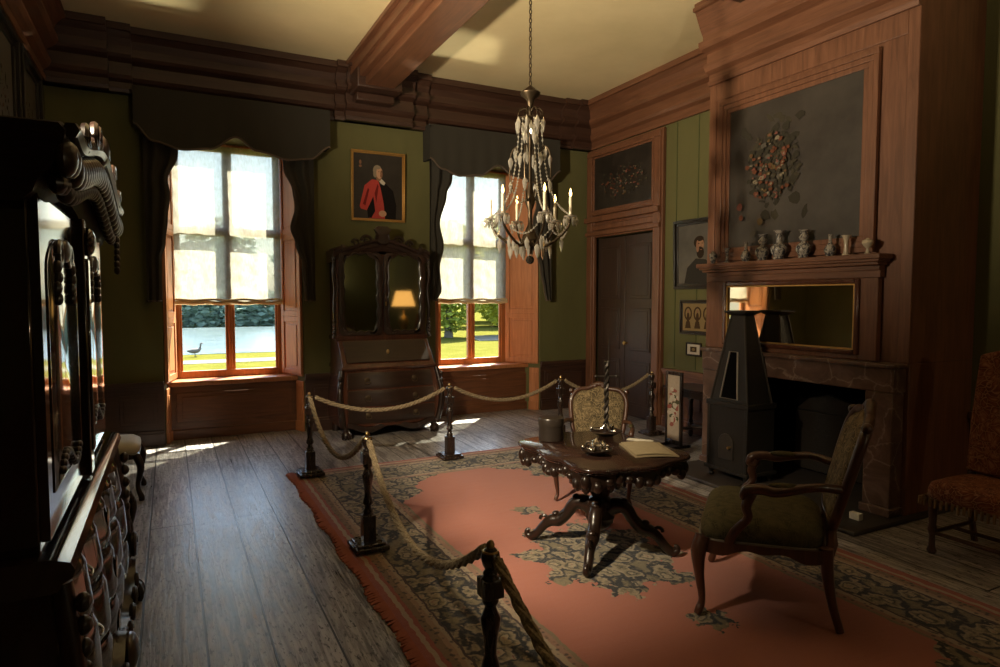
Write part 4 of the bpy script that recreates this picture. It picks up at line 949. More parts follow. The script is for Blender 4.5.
# tapestry chair at the right wall (front is local -y)
def make_side_chair():
    root = thing('tapestry_chair', 'rust floral tapestry chair standing at the far right by the chimney side', 'chair', (4.70, 2.20, 0), R(-90))
    m = MB(); rings = []
    for zz, s_ in ((.36, .98), (.38, 1.02), (.43, 1.02), (.47, .97), (.49, .8), (.495, .4)):
        rings.append([((abs(math.cos(a)) ** 6 + abs(math.sin(a)) ** 6) ** (-1 / 6) * math.cos(a) * .29 * s_, (abs(math.cos(a)) ** 6 + abs(math.sin(a)) ** 6) ** (-1 / 6) * math.sin(a) * .27 * s_, zz) for a in [2 * PI * k / 40 for k in range(40)]])
    m.loft(rings); m.build('seat', M_tapr, root, sharp=60)
    m = MB(); m.slab(lambda u, v: (lerp(-.27, .27, u) * (1 - .05 * v), .20 + .10 * v - .02 * math.sin(u * PI) - .015 * math.sin(v * PI), lerp(.50, 1.30, v) + .06 * math.sin(u * PI) * v), 16, 16, (0, .06, 0)); m.build('backrest', M_tapr, root, bevel=.015)
    q = random.Random(3); m = MB()
    for i in range(70):
        t = i / 70 * 4; k = int(t); f = t - k
        x, y = [(lerp(-.29, .29, f), -.27), (.29, lerp(-.27, .27, f)), (lerp(.29, -.29, f), .27), (-.29, lerp(.27, -.27, f))][k]
        m.tube([(x * 1.01, y * 1.01, .38), (x * 1.03, y * 1.03, .33 - q.random() * .015)], [.012, .008], 5)
    m.build('fringe', plain('ochre_fringe', (.19, .11, .05), .9), root)
    for sx in (-1, 1):
        m = MB(); m.lathe([(.022, 0), (.03, .02), (.02, .05), (.018, .12), (.03, .16), (.022, .2), (.028, .30), (.03, .37)], (sx * .24, -.22, 0), 12); m.build('leg', M_chair, root)
        m = MB(); m.tube([(sx * .23, .28, 0), (sx * .23, .22, .2), (sx * .23, .22, .5)], .022, 8); m.build('leg', M_chair, root)
    m = MB(); m.tube([(-.24, -.22, .14), (.24, -.22, .14)], .014, 8); m.tube([(-.235, .0, .14), (.235, .0, .14)], .014, 8); m.tube([(-.24, -.22, .14), (-.23, .235, .14)], .014, 8); m.tube([(.24, -.22, .14), (.23, .235, .14)], .014, 8); m.build('stretcher', M_chair, root)
make_side_chair()

# ------------------------------------------------------------------ fire screen and side table
fs = thing('fire_screen', 'narrow needlework fire screen in a dark frame near the side table', 'fire screen', (5.08, 5.58, 0), -PI / 2)
m = MB()
for x0, x1, z0, z1 in ((-.13, -.10, .03, .86), (.10, .13, .03, .86), (-.10, .10, .82, .86), (-.10, .10, .03, .08)): m.bb(x0, x1, -.018, .018, z0, z1)
m.build('frame', M_ebony, fs, bevel=.005)
m = MB()
for x in (-.115, .115): m.bb(x - .015, x + .015, -.14, .14, 0, .03)
m.build('foot', M_ebony, fs, bevel=.006)
m = MB(); m.bb(-.10, .10, -.006, .006, .08, .82); k = 0; mats = [plain('cream_canvaswork', (.40, .32, .24), .85)]
q = random.Random(12); pc = [paint('wool_rose', (.30, .10, .08)), paint('wool_cream', (.52, .46, .37)), paint('wool_olive', (.09, .085, .045))]
mats += pc
for i in range(46):
    a = q.random() * 6.28; r = q.random() ** .6; m.cur = 1 + q.randrange(3); m.add([(u, -.0065 - i * .00008, v) for u, v in ellipse(.07 * r * math.cos(a), .45 + .22 * r * math.sin(a), .02 + q.random() * .02, .015 + q.random() * .02, 9, 0, .3, q)], [tuple(range(9 if False else 9))])
m.build('needlework', mats, fs)
st = thing('side_table', 'small dark table with turned legs against the green wall', 'side table', (5.50, 5.52, 0))
m = MB(); m.bb(-.24, .22, -.52, .46, .62, .65); m.bb(-.20, .18, -.48, .42, .54, .62); m.build('tabletop', M_carved, st, bevel=.006)
for x in (-.18, .16):
    for y in (-.46, .40):
        m = MB(); m.box((x, y, .50), (.055, .055, .10)); m.box((x, y, .13), (.05, .05, .07)); m.lathe([(.02, .165), (.028, .19), (.018, .22), (.03, .32), (.022, .40), (.028, .43), (.02, .455)], (x, y, 0), 12); m.lathe([(.018, 0), (.032, .03), (.030, .06), (.018, .095)], (x, y, 0), 12); m.build('leg', M_carved, st, bevel=.004)
m = MB(); m.tube(arc([(-.18, -.46, .13), (-.1, -.15, .17), (-.01, -.03, .2), (.08, .12, .17), (.16, .40, .13)], 5), .018, 8); m.tube(arc([(-.18, .40, .13), (-.1, .12, .17), (-.01, -.03, .2), (.08, -.15, .17), (.16, -.46, .13)], 5), .018, 8); m.build('stretcher', M_carved, st)

# ------------------------------------------------------------------ bombe furniture helpers (front is local -y, back at y = D)
def bombe(z, zmax, amp): 
    t = z / zmax; return amp * (math.sin(PI * min(1, t * 1.0) ** .75) ** 1.0)
FQ = [1.5]
def front_y(x, z, Wd, zmax, amp, serp):
    u = x / (Wd / 2); return -bombe(z, zmax, amp) - serp * math.cos(u * FQ[0] * PI) * (1 if abs(u) < 1 else 0) - serp * .2
def chest_body(Wd, D, z0, z1, zmax, amp, serp, side, nz=14, nx=36):
    rings = []
    for j in range(nz + 1):
        z = lerp(z0, z1, j / nz); w = Wd / 2 + bombe(z, zmax, side); r_ = []
        for i in range(nx + 1):
            u = lerp(-1, 1, i / nx); r_.append((u * w, front_y(u * Wd / 2, z, Wd, zmax, amp, serp), z))
        r_ += [(w, D * .5, z), (w - .01, D, z), (-w + .01, D, z), (-w, D * .5, z)]
        rings.append(r_)
    m = MB(); m.loft(rings); return m
def drawer_front(Wd, x0, x1, z0, z1, zmax, amp, serp, th=.016):
    m = MB()
    m.slab(lambda u, v: (lerp(x0, x1, u) * (1 + bombe(lerp(z0, z1, v), zmax, .03) / (Wd / 2)), front_y(lerp(x0, x1, u), lerp(z0, z1, v), Wd, zmax, amp, serp) - th * min(1, 8 * min(v, 1 - v) + .55), lerp(z0, z1, v)), 90, 8, (0, th + .01, 0)); return m
def drawer_handle(m, x, y, z, s_=1.0):
    m.ell((x, y - .004, z + .012 * s_), (.035 * s_, .005, .028 * s_), 12, 6)
    m.tube(arc([(x - .035 * s_, y - .008, z), (x - .03 * s_, y - .03, z - .025 * s_), (x, y - .032, z - .035 * s_), (x + .03 * s_, y - .03, z - .025 * s_), (x + .035 * s_, y - .008, z)], 4), .005 * s_, 6)
def claw_foot(x, y, s_=1.0):
    m = MB(); m.ell((x, y, .045 * s_), (.05 * s_, .055 * s_, .045 * s_), 14, 8)
    pts, rr = tf([(x * .96, y + .05 * s_, .22 * s_, .055 * s_), (x, y + .01 * s_, .15 * s_, .05 * s_), (x, y, .09 * s_, .035 * s_)], 5); m.tube(pts, rr, 10)
    for k in range(-1, 3):
        a = -PI / 2 + (k - .5) * .6; m.tube(arc([(x + .01 * math.cos(a), y + .01 * math.sin(a), .105 * s_), (x + .05 * s_ * math.cos(a), y + .055 * s_ * math.sin(a), .075 * s_), (x + .06 * s_ * math.cos(a), y + .066 * s_ * math.sin(a), .03 * s_), (x + .055 * s_ * math.cos(a), y + .06 * s_ * math.sin(a), .008 * s_)], 4), [.017 * s_] * 8 + [.012 * s_] * 5, 6)
    return m
def scroll(m, cx, y, cz, r0, turns, dirn, r, start=0.0, n=26):
    m.tube([(cx + dirn * (r0 * (1 - .75 * i / n)) * math.cos(start + i / n * turns * 2 * PI), y, cz + (r0 * (1 - .75 * i / n)) * math.sin(start + i / n * turns * 2 * PI)) for i in range(n + 1)], [lerp(r, r * .6, i / n) for i in range(n + 1)], 7)
def arch_sweep(m, Wd, y0, zf, prof, n=48):
    """moulding swept across the front over an arching line zf(x); prof = (forward, dz) closed polygon"""
    rings = []
    for i in range(n + 1):
        x = lerp(-Wd / 2, Wd / 2, i / n); rings.append([(x, y0 - p, zf(x) + dz) for p, dz in prof])
    m.loft(rings)

# ------------------------------------------------------------------ bureau bookcase
def make_bureau():
    root = thing('bureau_bookcase', 'tall dark bureau bookcase with two mirrored doors between the windows', 'bureau', (2.40, 7.68, 0))
    Wd, D, zm = 1.16, .655, .86; amp, serp, side = .10, .025, .055
    body = chest_body(Wd, D, .14, .82, zm, amp, serp, side).build('chest', M_mah, root, sharp=50)
    for z0, z1 in ((.18, .37), (.39, .58), (.60, .79)):
        o = drawer_front(Wd, -.52, .52, z0, z1, zm, amp, serp).build('drawer', M_wal, root, sharp=50)
        for x in (-.30, .30):
            m = MB(); drawer_handle(m, x, front_y(x, (z0 + z1) / 2, Wd, zm, amp, serp) - .017, (z0 + z1) / 2); m.build('handle', plain('dark_bronze', (.10, .07, .04), .5, .7), o)
    for sx in (-1, 1):
        claw_foot(sx * .56, -.03, 1.0).build('foot', M_carved, root); 
        m = MB(); pts, rr = tf([(sx * (Wd / 2 + .02), -.03, .82, .03), (sx * (Wd / 2 + .06), -.10, .55, .034), (sx * (Wd / 2 + .05), -.11, .35, .036), (sx * (Wd / 2 + .02), -.06, .16, .04)], 6); m.tube(pts, rr, 10)
        for k in range(6): m.ell((sx * (Wd / 2 + .06), -.11, .74 - k * .09), (.026, .026, .034), 8, 6)
        m.build('corner_carving', M_carved, root)
        m = MB(); m.lathe([(.05, 0), (.055, .03), (.05, .14)], (sx * .54, D - .08, 0), 12); m.build('foot', M_carved, root)
    m = MB(); arch_sweep(m, Wd - .06, -.05, lambda x: .15 + .035 * math.cos(x * 11), [(.02, -.055), (.045, -.04), (.045, .02), (.0, .02), (.0, -.055)]); m.build('apron', M_carved, root)
    # sloping fall
    m = MB(); m.loft([[(-.60, -.03, .82), (.60, -.03, .82), (.60, D, .82), (-.60, D, .82)], [(-.60, -.05, .85), (.60, -.05, .85), (.60, D, .85), (-.60, D, .85)], [(-.58, -.02, .88), (.58, -.02, .88), (.58, D, .88), (-.58, D, .88)], [(-.58, .235, 1.17), (.58, .235, 1.17), (.58, D, 1.17), (-.58, D, 1.17)]]); m.build('desk_case', M_mah, root, bevel=.006)
    m = MB(); nv = Vector((0, -.29, .255)).normalized() * .018
    m.slab(lambda u, v: (lerp(-.53, .53, u), lerp(.0, .215, v) + nv.y, lerp(.905, 1.15, v) + nv.z), 2, 2, tuple(-nv * .9)); fa = m.build('fall_front', M_wal, root, bevel=.006)
    m = MB(); m.ell((0, .085 - .02, 1.03), (.02, .006, .03), 10, 6); m.build('keyhole', M_brass, fa)
    # upper case
    m = MB(); m.bb(-.575, .575, .275, D, 1.17, 2.24); m.bb(-.595, .595, .255, D, 1.17, 1.225); m.build('upper_case', M_mah, root, bevel=.006)
    def zf(x): u = abs(x) / .6; return 2.24 + .16 * math.cos(min(1, u) * PI / 2) ** 1.5 + .045 * math.exp(-((u - .92) / .10) ** 2)
    m = MB(); arch_sweep(m, 1.24, .275, zf, [(-.36, -.12), (.0, -.12), (.015, -.07), (.03, -.06), (.035, -.02), (.06, .0), (.065, .03), (-.36, .03)]); cr = m.build('cornice', M_wal, root, sharp=30)
    m = MB(); m.loft([[(x * s_, .275 - .05 * k, 2.40 + z * s_) for x, z in [(-.10, 0), (-.08, .10), (-.11, .15), (-.06, .19), (.06, .19), (.11, .15), (.08, .10), (.10, 0), (.05, -.05), (-.05, -.05)]] for k, s_ in ((0, 1), (.8, 1), (1.4, .7))])
    for sx in (-1, 1): scroll(m, sx * .20, .24, 2.40, .07, 1.3, sx, .022); scroll(m, sx * .34, .24, 2.37, .05, 1.2, sx, .018); m.ell((sx * .5, .24, 2.30), (.04, .03, .05), 10, 6)
    m.build('crest', M_carved, cr)
    def outline(cx, n=60, grow=0.0):
        pts = []
        for k in range(n):
            a = 2 * PI * k / n; c, sn = math.cos(a), math.sin(a); rr_ = (abs(c) ** 8 + abs(sn) ** 8) ** (-1 / 8)
            w, h = .205 + grow, .455 + grow; x, z = rr_ * c * w, rr_ * sn * h
            if sn > .2: z += .045 * math.cos(x / w * PI * .5) - .03 * math.cos(x / w * 3 * PI) * .5
            x += .010 * math.sin(z * 34) * (abs(c) ** 2)
            if sn < -.5: z += .010 * math.cos(x * 60)
            pts.append((cx + x, 1.735 + z))
        return pts
    for sx in (-1, 1):
        cx = sx * .283; m = MB(); a = outline(cx); q = []
        # frame: outer rectangle ring lofted to the shaped sight edge
        n = len(a); outer = []
        for k in range(n):
            t = 2 * PI * k / n; c, sn = math.cos(t), math.sin(t); r_ = 1 / max(abs(c) / .272, abs(sn) / .515); outer.append((cx + r_ * c, 1.745 + r_ * sn))
        m.loft([[(x, .275, z) for x, z in outer], [(x, .245, z) for x, z in outer], [(x, .238, z) for x, z in outline(cx, n, .03)], [(x, .25, z) for x, z in a], [(x, .275, z) for x, z in a]], False, True)
        d = m.build('door', M_wal, root, sharp=40)
        m = MB(); m.loft([[(x, .266, z) for x, z in a], [(x, .272, z) for x, z in a]]); m.build('mirror_glass', M_mirg, d)
        m = MB(); m.tube([(x, .244, z) for x, z in outline(cx, n, .006)], .009, 6, True); m.build('bead', M_carved, d)
        if sx > 0: m = MB(); m.ell((cx - .25, .235, 1.62), (.012, .008, .03), 8, 6); m.build('keyhole', M_brass, d)
        m = MB(); ex = sx * .60
        m.tube(arc([(ex, .27, 2.22), (ex + sx * .02, .25, 2.0), (ex, .27, 1.8), (ex + sx * .015, .25, 1.55), (ex, .27, 1.3), (ex + sx * .03, .24, 1.2)], 5), .018, 8)
        for k in range(5): m.ell((ex + sx * .015, .255, 1.42 - k * .05), (.022, .022, .022), 8, 6)
        for k in range(4): m.ell((ex + sx * .01, .255, 2.18 - k * .045), (.022, .022, .024), 8, 6)
        m.build('side_carving', M_carved, root)
make_bureau()

# ------------------------------------------------------------------ great cabinet on the left (front is local -y, turned to face +x)
def make_cabinet():
    root = thing('cabinet', 'massive polished walnut cabinet with carved cornice at the left edge', 'cabinet', (-.335, 3.19, 0), R(90))
    FQ[0] = 5.5; Wd, D, zm = 1.90, .76, .95; amp, serp, side = .06, .022, .05
    chest_body(Wd, D, .16, .88, zm, amp, serp, side, 14, 110).build('chest', M_cab, root, sharp=50)
    for z0, z1 in ((.19, .41), (.43, .64), (.66, .85)):
        o = drawer_front(Wd, -.88, .88, z0, z1, zm, amp, serp, .02).build('drawer', M_cab, root, sharp=50)
        for x in (-.55, .55):
            m = MB(); drawer_handle(m, x, front_y(x, (z0 + z1) / 2, Wd, zm, amp, serp) - .02, (z0 + z1) / 2, .9); m.build('handle', M_silver, o)
        m = MB(); m.ell((0, front_y(0, (z0 + z1) / 2, Wd, zm, amp, serp) - .022, (z0 + z1) / 2), (.03, .006, .05), 10, 6); m.build('keyhole', M_silver, o)
    # rounded waist moulding
    m = MB(); rings = []
    for i in range(61):
        u = lerp(-1, 1, i / 60); y = front_y(u * Wd / 2, .88, Wd, zm, .06, .0)
        rings.append([(u * (Wd / 2 + .05), y - p, .88 + dz) for p, dz in ((-.70, -.03), (.0, -.03), (.02, -.025), (.03, -.005), (.055, .01), (.062, .03), (.05, .055), (.02, .065), (.0, .07), (-.70, .07))])
    m.loft(rings); m.build('waist_moulding', M_cab, root, sharp=40)
    for sx in (-1, 1):
        claw_foot(sx * .88, -.07, 1.3).build('foot', M_carved, root)
        m = MB(); m.lathe([(.06, 0), (.07, .05), (.06, .17)], (sx * .86, D - .1, 0), 12); m.build('foot', M_carved, root)
        m = MB(); pts, rr = tf([(sx * .95, -.03, .86, .03), (sx * .98, -.06, .6, .034), (sx * .97, -.07, .4, .036), (sx * .93, -.05, .18, .045)], 6); m.tube(pts, rr, 10)
        for k in range(9): m.ell((sx * .97, -.085, .80 - k * .07), (.024, .024, .03), 8, 6)
        scroll(m, sx * .93, -.12, .30, .07, 1.4, sx, .02); m.build('corner_carving', M_carved, root)
    m = MB(); arch_sweep(m, Wd - .1, -.06, lambda x: .155 + .045 * math.cos(x * 6.6) + .015 * math.cos(x * 21), [(.03, -.075), (.065, -.05), (.07, .02), (.0, .03), (.0, -.075)])
    for k in range(-4, 5): scroll(m, k * .2, -.135, .14, .05, 1.2, 1 if k % 2 else -1, .014)
    m.ell((0, -.14, .15), (.10, .04, .08), 12, 8); m.build('apron', M_carved, root)
    # upper case
    m = MB(); m.bb(-.93, .93, .02, D, .95, 2.04); m.build('upper_case', M_cab, root, bevel=.006)
    for sx in (-1, 1):
        x0, x1 = sorted((sx * .06, sx * .92)); m = MB()
        m.bb(x0, x1, -.005, .02, .98, 2.0); cx = (x0 + x1) / 2
        def pan(s_, y0, y1):
            w = (x1 - x0) / 2 - .09; top = [(cx + w * s_ * math.cos(t), 1.78 * 1.0 + .12 * s_ * math.sin(t)) for t in [k * PI / 14 for k in range(15)]]
            return [(cx - w * s_, 1.10 + .04 * (1 - s_)), (cx + w * s_, 1.10 + .04 * (1 - s_))] + top
        a = pan(1, 0, 0); b_ = pan(.92, 0, 0)
        m.loft([[(x, -.004, z) for x, z in a], [(x, -.009, z) for x, z in a], [(x, -.006, z) for x, z in b_], [(x, -.008, z) for x, z in pan(.90, 0, 0)]]); d = m.build('door', M_cab, root, sharp=30, bevel=.003)
        # garlands and carved pieces applied on the door
        m = MB(); q = random.Random(8)
        for k in range(16):
            t = k / 15; m.ell((lerp(x0 + .22, x1 - .22, t), -.014, 1.14 + .04 * math.sin(t * PI * 2)), (.020, .012, .014), 8, 6)
        m.build('garland', M_carved, d); m = MB()
        for zc in (1.86,):
            m.ell((cx, -.016, zc), (.07, .018, .04), 12, 8); scroll(m, cx - .11, -.012, zc - .02, .05, 1.3, -1, .012); scroll(m, cx + .11, -.012, zc - .02, .05, 1.3, 1, .012)
            for k in range(7): k > 3 or m.ell((cx - .17 + .012 * math.sin(k * 2), -.014, zc - .06 - k * .035), (.018 - .0015 * k, .014, .022), 8, 6); k > 3 or m.ell((cx + .17 + .012 * math.sin(k * 2), -.014, zc - .06 - k * .035), (.018 - .0015 * k, .014, .022), 8, 6)
        m.build('carving', M_carved, d)
    for x in (0,):
        m = MB(); w = .05; m.bb(x - w, x + w, -.030, .02, .96, 2.02); m.bb(x - w * .6, x + w * .6, -.040, .0, 1.06, 1.86); m.ell((x, -.038, 1.93), (w, .03, .06), 12, 8)
        m.build('pilaster', M_cab, root, bevel=.006)
    def zf(x): u = abs(x) / 1.0; return 2.05 + .13 * math.cos(min(1, u) * PI / 2) ** 2 + .03 * math.exp(-((u - .95) / .08) ** 2)
    m = MB(); arch_sweep(m, 2.06, .02, zf, [(-.74, -.10), (.0, -.10), (.03, -.07), (.045, -.03), (.075, .0), (.10, .05), (.11, .10), (.095, .12), (-.74, .12)]); cn = m.build('cornice', M_relief, root, sharp=30); m = MB()
    for k in range(27):
        x = -1.0 + k * 2 / 26; m.ell((x, -.085, zf(x) + .02), (.042, .032, .055), 10, 8); m.ell((x + .038, -.060, zf(x) - .045), (.030, .026, .034), 8, 6)
    m.build('carving', M_carved, cn)
    m = MB()
    for sx in (-1, 1):
        scroll(m, sx * .16, -.10, 2.31, .06, 1.5, sx, .016); scroll(m, sx * .42, -.11, 2.27, .055, 1.4, sx, .015); scroll(m, sx * .72, -.11, 2.20, .05, 1.4, sx, .014)
        for k in range(9): m.ell((sx * (.25 + k * .075), -.105, zf(.25 + k * .075) + .115), (.018, .014, .018), 8, 6)
        for k in range(7 if sx > 0 else 0): m.ell((sx * (.97 - .01 * k), -.085, 2.05 - k * .034), (.018 - .001 * k, .016, .022), 8, 6)
    m.ell((0, -.09, 2.31), (.07, .04, .07), 12, 8); m.tube([(lerp(-1.0, 1.0, k / 40), -.10, zf(lerp(-1.0, 1.0, k / 40)) + .10) for k in range(41)], .022, 6); m.build('crest', M_carved, root)
make_cabinet()
def small_chair(label, y):
    root = thing('pale_seat_chair', label, 'chair', (-.51, y, 0), R(90), 'pale chairs along the left wall')
    m = MB(); rings = []
    for zz, s_ in ((.40, 1.0), (.43, 1.03), (.46, 1.0), (.485, .85), (.49, .4)):
        rings.append([((abs(math.cos(a)) ** 6 + abs(math.sin(a)) ** 6) ** (-1 / 6) * math.cos(a) * .25 * s_, (abs(math.cos(a)) ** 6 + abs(math.sin(a)) ** 6) ** (-1 / 6) * math.sin(a) * .24 * s_, zz) for a in [2 * PI * k / 32 for k in range(32)]])
    m.loft(rings); m.build('seat', M_pale, root, sharp=60)
    m = MB(); m.bb(-.25, .25, -.24, .24, .35, .40); m.build('seat_rail', M_carved, root, bevel=.01)
    for sx in (-1, 1):
        pts, rr = tf([(sx * .23, -.22, .38, .032), (sx * .25, -.25, .28, .030), (sx * .235, -.225, .12, .018), (sx * .245, -.25, .03, .024), (sx * .245, -.25, 0, .022)], 5); m = MB(); m.tube(pts, rr, 10); m.ell((sx * .24, -.25, .33), (.03, .02, .035), 8, 6); m.build('leg', M_carved, root)
        m = MB(); m.tube([(sx * .22, .28, 0), (sx * .22, .22, .25), (sx * .22, .22, .5), (sx * .21, .30, .98)], .02, 8); m.build('leg', M_carved, root)
    m = MB(); m.slab(lambda u, v: (lerp(-.20, .20, u), .235 + .06 * v, lerp(.56, .98, v) + .05 * math.sin(u * PI) * v), 10, 8, (0, .03, 0)); m.build('backrest', M_pale, root, bevel=.01)
    return root
ca = small_chair('pale-seated carved chair just beyond the cabinet on the left', 4.72)
cb = copy_tree(ca); cb.location = (-.50, 6.36, 0); cb['label'] = 'pale-seated carved chair farther along the left wall, near the window'

# ------------------------------------------------------------------ chandelier
def make_chandelier():
    root = thing('chandelier', 'crystal chandelier with candle arms hanging from the ceiling beam', 'chandelier', (2.40, 4.20, 1.95))
    M_ch = plain('aged_bronze', (.06, .042, .024), .4, .8)
    m = MB()
    zz = 1.30
    while zz < 2.28:
        m.tube([(0 if int(zz * 1000 / 32) % 2 else .009 * math.cos(t), .009 * math.cos(t) if int(zz * 1000 / 32) % 2 else 0, zz + .02 + .02 * math.sin(t)) for t in [k * PI / 5 for k in range(10)]], .004, 5, True); zz += .032
    m.build('chain', M_ch, root)
    m = MB(); m.lathe([(.012, 1.30), (.05, 1.27), (.075, 1.25), (.07, 1.235), (.03, 1.20), (.018, 1.15), (.012, 1.05), (.022, 1.0), (.012, .95), (.012, .60), (.03, .52), (.04, .46), (.018, .40), (.014, .30), (.05, .22), (.065, .18), (.045, .13), (.015, .10), (.012, .07)], n=18); m.build('stem', M_ch, root)
    m = MB(); m.ell((0, 0, .03), .032, 16, 10); m.build('ball', plain('dark_ball', (.05, .04, .03), .08, .6), root)
    drop0 = MB(); drop0.loft([[(.001 * math.cos(a), .001 * math.sin(a), 0) for a in [k * PI / 3 for k in range(6)]], [(.014 * math.cos(a), .009 * math.sin(a), -.022) for a in [k * PI / 3 for k in range(6)]], [(.010 * math.cos(a), .007 * math.sin(a), -.045) for a in [k * PI / 3 for k in range(6)]], [(.001 * math.cos(a), .001 * math.sin(a), -.066) for a in [k * PI / 3 for k in range(6)]]])
    proto = [drop0.build('crystal_drop', M_crystal, root, sharp=5)]; cnt = [0]; q = random.Random(2)
    def drop(x, y, z, s_=1.0):
        o = proto[0] if cnt[0] == 0 else proto[0].copy()
        if cnt[0]: COL.objects.link(o)
        cnt[0] += 1; o.location = (x, y, z); o.scale = (s_ * 1.15, s_ * 1.15, s_ * 1.25); o.rotation_euler = (0, 0, q.random() * 3)
    # crown at the top
    m = MB(); m.tube([(.085 * math.cos(a), .085 * math.sin(a), 1.06) for a in [k * PI / 12 for k in range(24)]], .006, 6, True)
    for k in range(8):
        a = k * PI / 4; c, s_ = math.cos(a), math.sin(a)
        m.tube(arc([(0, 0, 1.10), (.04 * c, .04 * s_, 1.14), (.085 * c, .085 * s_, 1.12), (.10 * c, .10 * s_, 1.07)], 4), .004, 5)
        drop(.10 * c, .10 * s_, 1.07, 1.35); drop(.055 * math.cos(a + .4), .055 * math.sin(a + .4), 1.04, 1.2)
        if k % 2 == 0: drop(.05 * c, .05 * s_, .97, 1.1)
    m.build('crown', M_ch, root)
    # lit arms
    NA = 6
    for k in range(NA):
        a = k * 2 * PI / NA + .35; c, s_ = math.cos(a), math.sin(a)
        pts = arc([(.02 * c, .02 * s_, .20), (.10 * c, .10 * s_, .13), (.20 * c, .20 * s_, .18), (.28 * c, .28 * s_, .26), (.30 * c, .30 * s_, .33)], 6)
        m = MB(); m.tube(pts, [lerp(.012, .008, i / (len(pts) - 1)) for i in range(len(pts))], 8); ar = m.build('arm', M_ch, root)
        m = MB(); m.lathe([(.006, .325), (.045, .338), (.048, .345), (.02, .342), (.012, .36)], (.30 * c, .30 * s_, 0), 16); m.build('drip_pan', M_crystal, ar, sharp=20)
        m = MB(); m.lathe([(.011, .35), (.0115, .48), (.008, .487)], (.30 * c, .30 * s_, 0), 10); m.build('candle', M_candle, ar)
        m = MB(); m.lathe([(.004, .487), (.010, .505), (.008, .522), (.001, .548)], (.30 * c, .30 * s_, 0), 8); m.build('bulb', M_flame, ar)
        for j in range(6):
            t = a + j * PI / 3; drop(.30 * c + .046 * math.cos(t), .30 * s_ + .046 * math.sin(t), .338, .85)
        for f, z in ((.5, .15), (.78, .20)): drop(.30 * f * c, .30 * f * s_, z - .005, 1.35)
        # bead chains from crown to arm
        a2 = a + PI / NA; m = MB(); n = 30
        for i in range(n + 1):
            t = i / n; r = lerp(.085, .285, t ** 1.7); z = 1.05 * (1 - t) + .36 * t - .14 * math.sin(PI * t) ; m.ell((r * c, r * s_, z), .0085, 6, 4)
        m.tube([(lerp(.085, .285, (i / n) ** 1.7) * c, lerp(.085, .285, (i / n) ** 1.7) * s_, 1.05 * (1 - i / n) + .36 * i / n - .14 * math.sin(PI * i / n)) for i in range(n + 1)], .002, 4)
        m.build('bead_string', M_crystal, root)
        m = MB(); b1, b2 = Vector((.30 * c, .30 * s_, .33)), Vector((.30 * math.cos(a + 2 * PI / NA), .30 * math.sin(a + 2 * PI / NA), .33))
        for i in range(17):
            t = i / 16; p = b1.lerp(b2, t); p.z -= .13 * math.sin(PI * t); m.ell(tuple(p), .0085, 6, 4)
        m.tube([tuple(b1.lerp(b2, i / 16) - Vector((0, 0, .13 * math.sin(PI * i / 16)))) for i in range(17)], .002, 4)
        m.build('bead_string', M_crystal, root)
        for z, r in ((.10, .07), (.14, .13)): drop(r * math.cos(a2), r * math.sin(a2), z + .05, 1.2)
    # candle-less scrolling branches in the middle tier
    for k in range(4):
        a = k * PI / 2 + .8; c, s_ = math.cos(a), math.sin(a); m = MB()
        m.tube(arc([(.012 * c, .012 * s_, .50), (.08 * c, .08 * s_, .46), (.15 * c, .15 * s_, .60), (.15 * c, .15 * s_, .80), (.11 * c, .11 * s_, .86), (.085 * c, .085 * s_, .82)], 6), .006, 7); m.build('scroll_branch', M_ch, root)
        for r, z in ((.15, .80), (.115, .86), (.08, .82), (.15, .62)): drop(r * c, r * s_, z, 1.25)
make_chandelier()

# ------------------------------------------------------------------ table lamp seen in the mirror, then fill lamps added for brightness
lm = thing('table_lamp', 'lit lamp with a warm amber shade, seen in the bureau mirror', 'lamp', (5.28, .20, .78))
m = MB(); m.lathe([(.16, 0), (.17, .02), (.08, .05), (.05, .10), (.11, .22), (.13, .32), (.08, .42), (.03, .48), (.02, .62)], n=24); m.build('base', M_brass, lm)
m = MB(); n = 32; rin = lambda r, z: [(r * math.cos(2 * PI * k / n), r * math.sin(2 * PI * k / n), z) for k in range(n)]
m.loft([rin(.30, .70), rin(.19, 1.08), rin(.185, 1.08), rin(.295, .70)], False, True); m.build('lamp_shade', M_shade, lm)
light('table_lamp_light', 'POINT', 2.5, (1, .62, .30), (5.28, .20, 1.60), shadow_soft_size=.08)
ct = thing('console_table', 'round dark table carrying the amber lamp', 'table', (5.28, .20, 0))
m = MB(); m.lathe([(.30, .74), (.36, .75), (.37, .765), (.36, .78), (.001, .78)], n=32); m.build('tabletop', M_table, ct)
m = MB(); m.lathe([(.22, 0), (.2, .04), (.06, .08), (.04, .3), (.07, .45), (.04, .6), (.1, .74)], n=20); m.build('pedestal', M_table, ct)
def uplighter(loc, aim, energy, label, cone, col=(1, .84, .60)):  # fill lamp added out of view to brighten the ceiling
    r = thing('uplighter', label, 'lamp', (loc[0], loc[1], 0), 0, 'added fill lamps behind the viewer'); h = loc[2] - .10
    m = MB(); m.lathe([(.16, 0), (.17, .02), (.05, .05), (.02, .07)], n=20); m.build('base', M_brass, r)
    m = MB(); m.lathe([(.014, .06), (.014, h - .06)], n=12); m.build('pole', M_brass, r)
    m = MB(); m.lathe([(.02, h - .08), (.10, h - .04), (.17, h + .04), (.165, h + .04), (.09, h - .03), (.001, h - .06)], n=24); m.build('bowl', M_brass, r)
    light('uplighter_light', 'SPOT', energy, col, (loc[0], loc[1], h), aim, spot_size=R(cone), spot_blend=1.0, shadow_soft_size=.03)  # light of the added fill lamp, brightens the ceiling
uplighter((1.6, -1.6, 2.00), (3.2, 6.6, 4.6), 350, 'added brass fill lamp standing behind the viewer', 80)
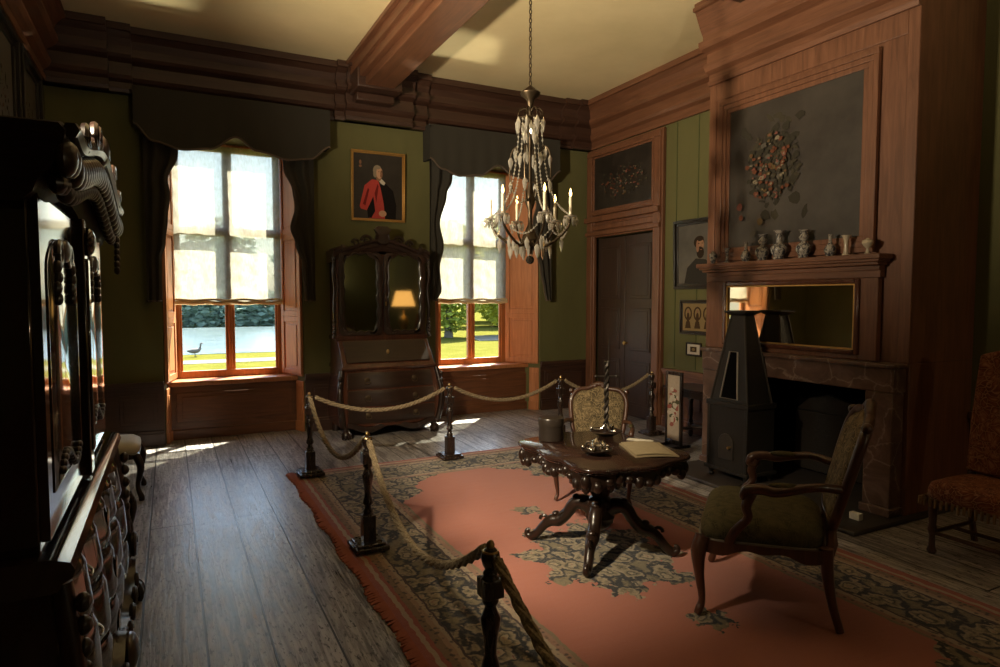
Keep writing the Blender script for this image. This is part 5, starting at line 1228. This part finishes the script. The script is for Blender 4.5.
# fill lamps added to light the room: hidden on the cabinet top, high on the left wall
def fill_spot(kind, label, P0, aim, en, cone, mount, group=None):
    P0 = Vector(P0); d = (Vector(aim) - P0).normalized()
    r = thing(kind, label, 'lamp', tuple(P0), 0, group)
    T = d.to_track_quat('Z', 'Y').to_matrix().to_4x4(); m = MB()
    if mount == 'top': m.lathe([(.07, -.205), (.075, -.195), (.02, -.182), (.012, -.17), (.012, -.05)], n=18)
    else: m.lathe([(.07, -.001), (.072, .012), (.02, .02), (.014, .03), (.014, .075)], n=18, M=Matrix.Translation((-.12, 0, 0)) @ Matrix.Rotation(PI / 2, 4, 'Y'))
    m.build('base', M_bframe, r)
    m = MB(); m.lathe([(.001, -.08), (.045, -.07), (.06, -.02), (.065, .03), (.06, .03), (.052, -.015), (.03, -.045), (.001, -.05)], n=20, M=T); m.build('lamp_head', M_bframe, r)
    light(kind + '_light', 'SPOT', en, (1, .82, .56), tuple(P0), aim, spot_size=R(cone), spot_blend=1.0, shadow_soft_size=.10)
fill_spot('cabinet_fill_lamp', 'added black fill lamp on the cabinet top turned up to the ceiling', (-.72, 3.55, 2.385), (3.9, 5.5, 4.4), 900, 94, 'top')
fill_spot('wall_fill_lamp', 'added black fill lamp on a bracket high on the left wall beside the cabinet', (-1.0, 2.32, 3.2), (2.0, 4.9, 0.0), 850, 66, 'wall')

sc = thing('wall_sconce', 'added brass fill sconce on the wall behind the viewer', 'lamp', (3.9, YF + .004, 2.15))  # added out of view to brighten the wall reflected in the bureau
m = MB(); m.lathe([(.07, 0), (.075, .012), (.03, .02), (.012, .03), (.012, .12)], n=18, M=Matrix.Rotation(-PI / 2, 4, 'X')); m.build('base', M_brass, sc)
m = MB(); m.lathe([(.02, 0), (.07, .03), (.10, .10), (.096, .10), (.06, .03), (.001, .02)], (0, .16, .0), 20); m.build('lamp_shade', M_brass, sc)
light('wall_sconce_light', 'POINT', 24, (1, .80, .52), (3.9, YF + .18, 2.30), shadow_soft_size=.04)  # light of the added sconce, brightens the wall reflected in the bureau
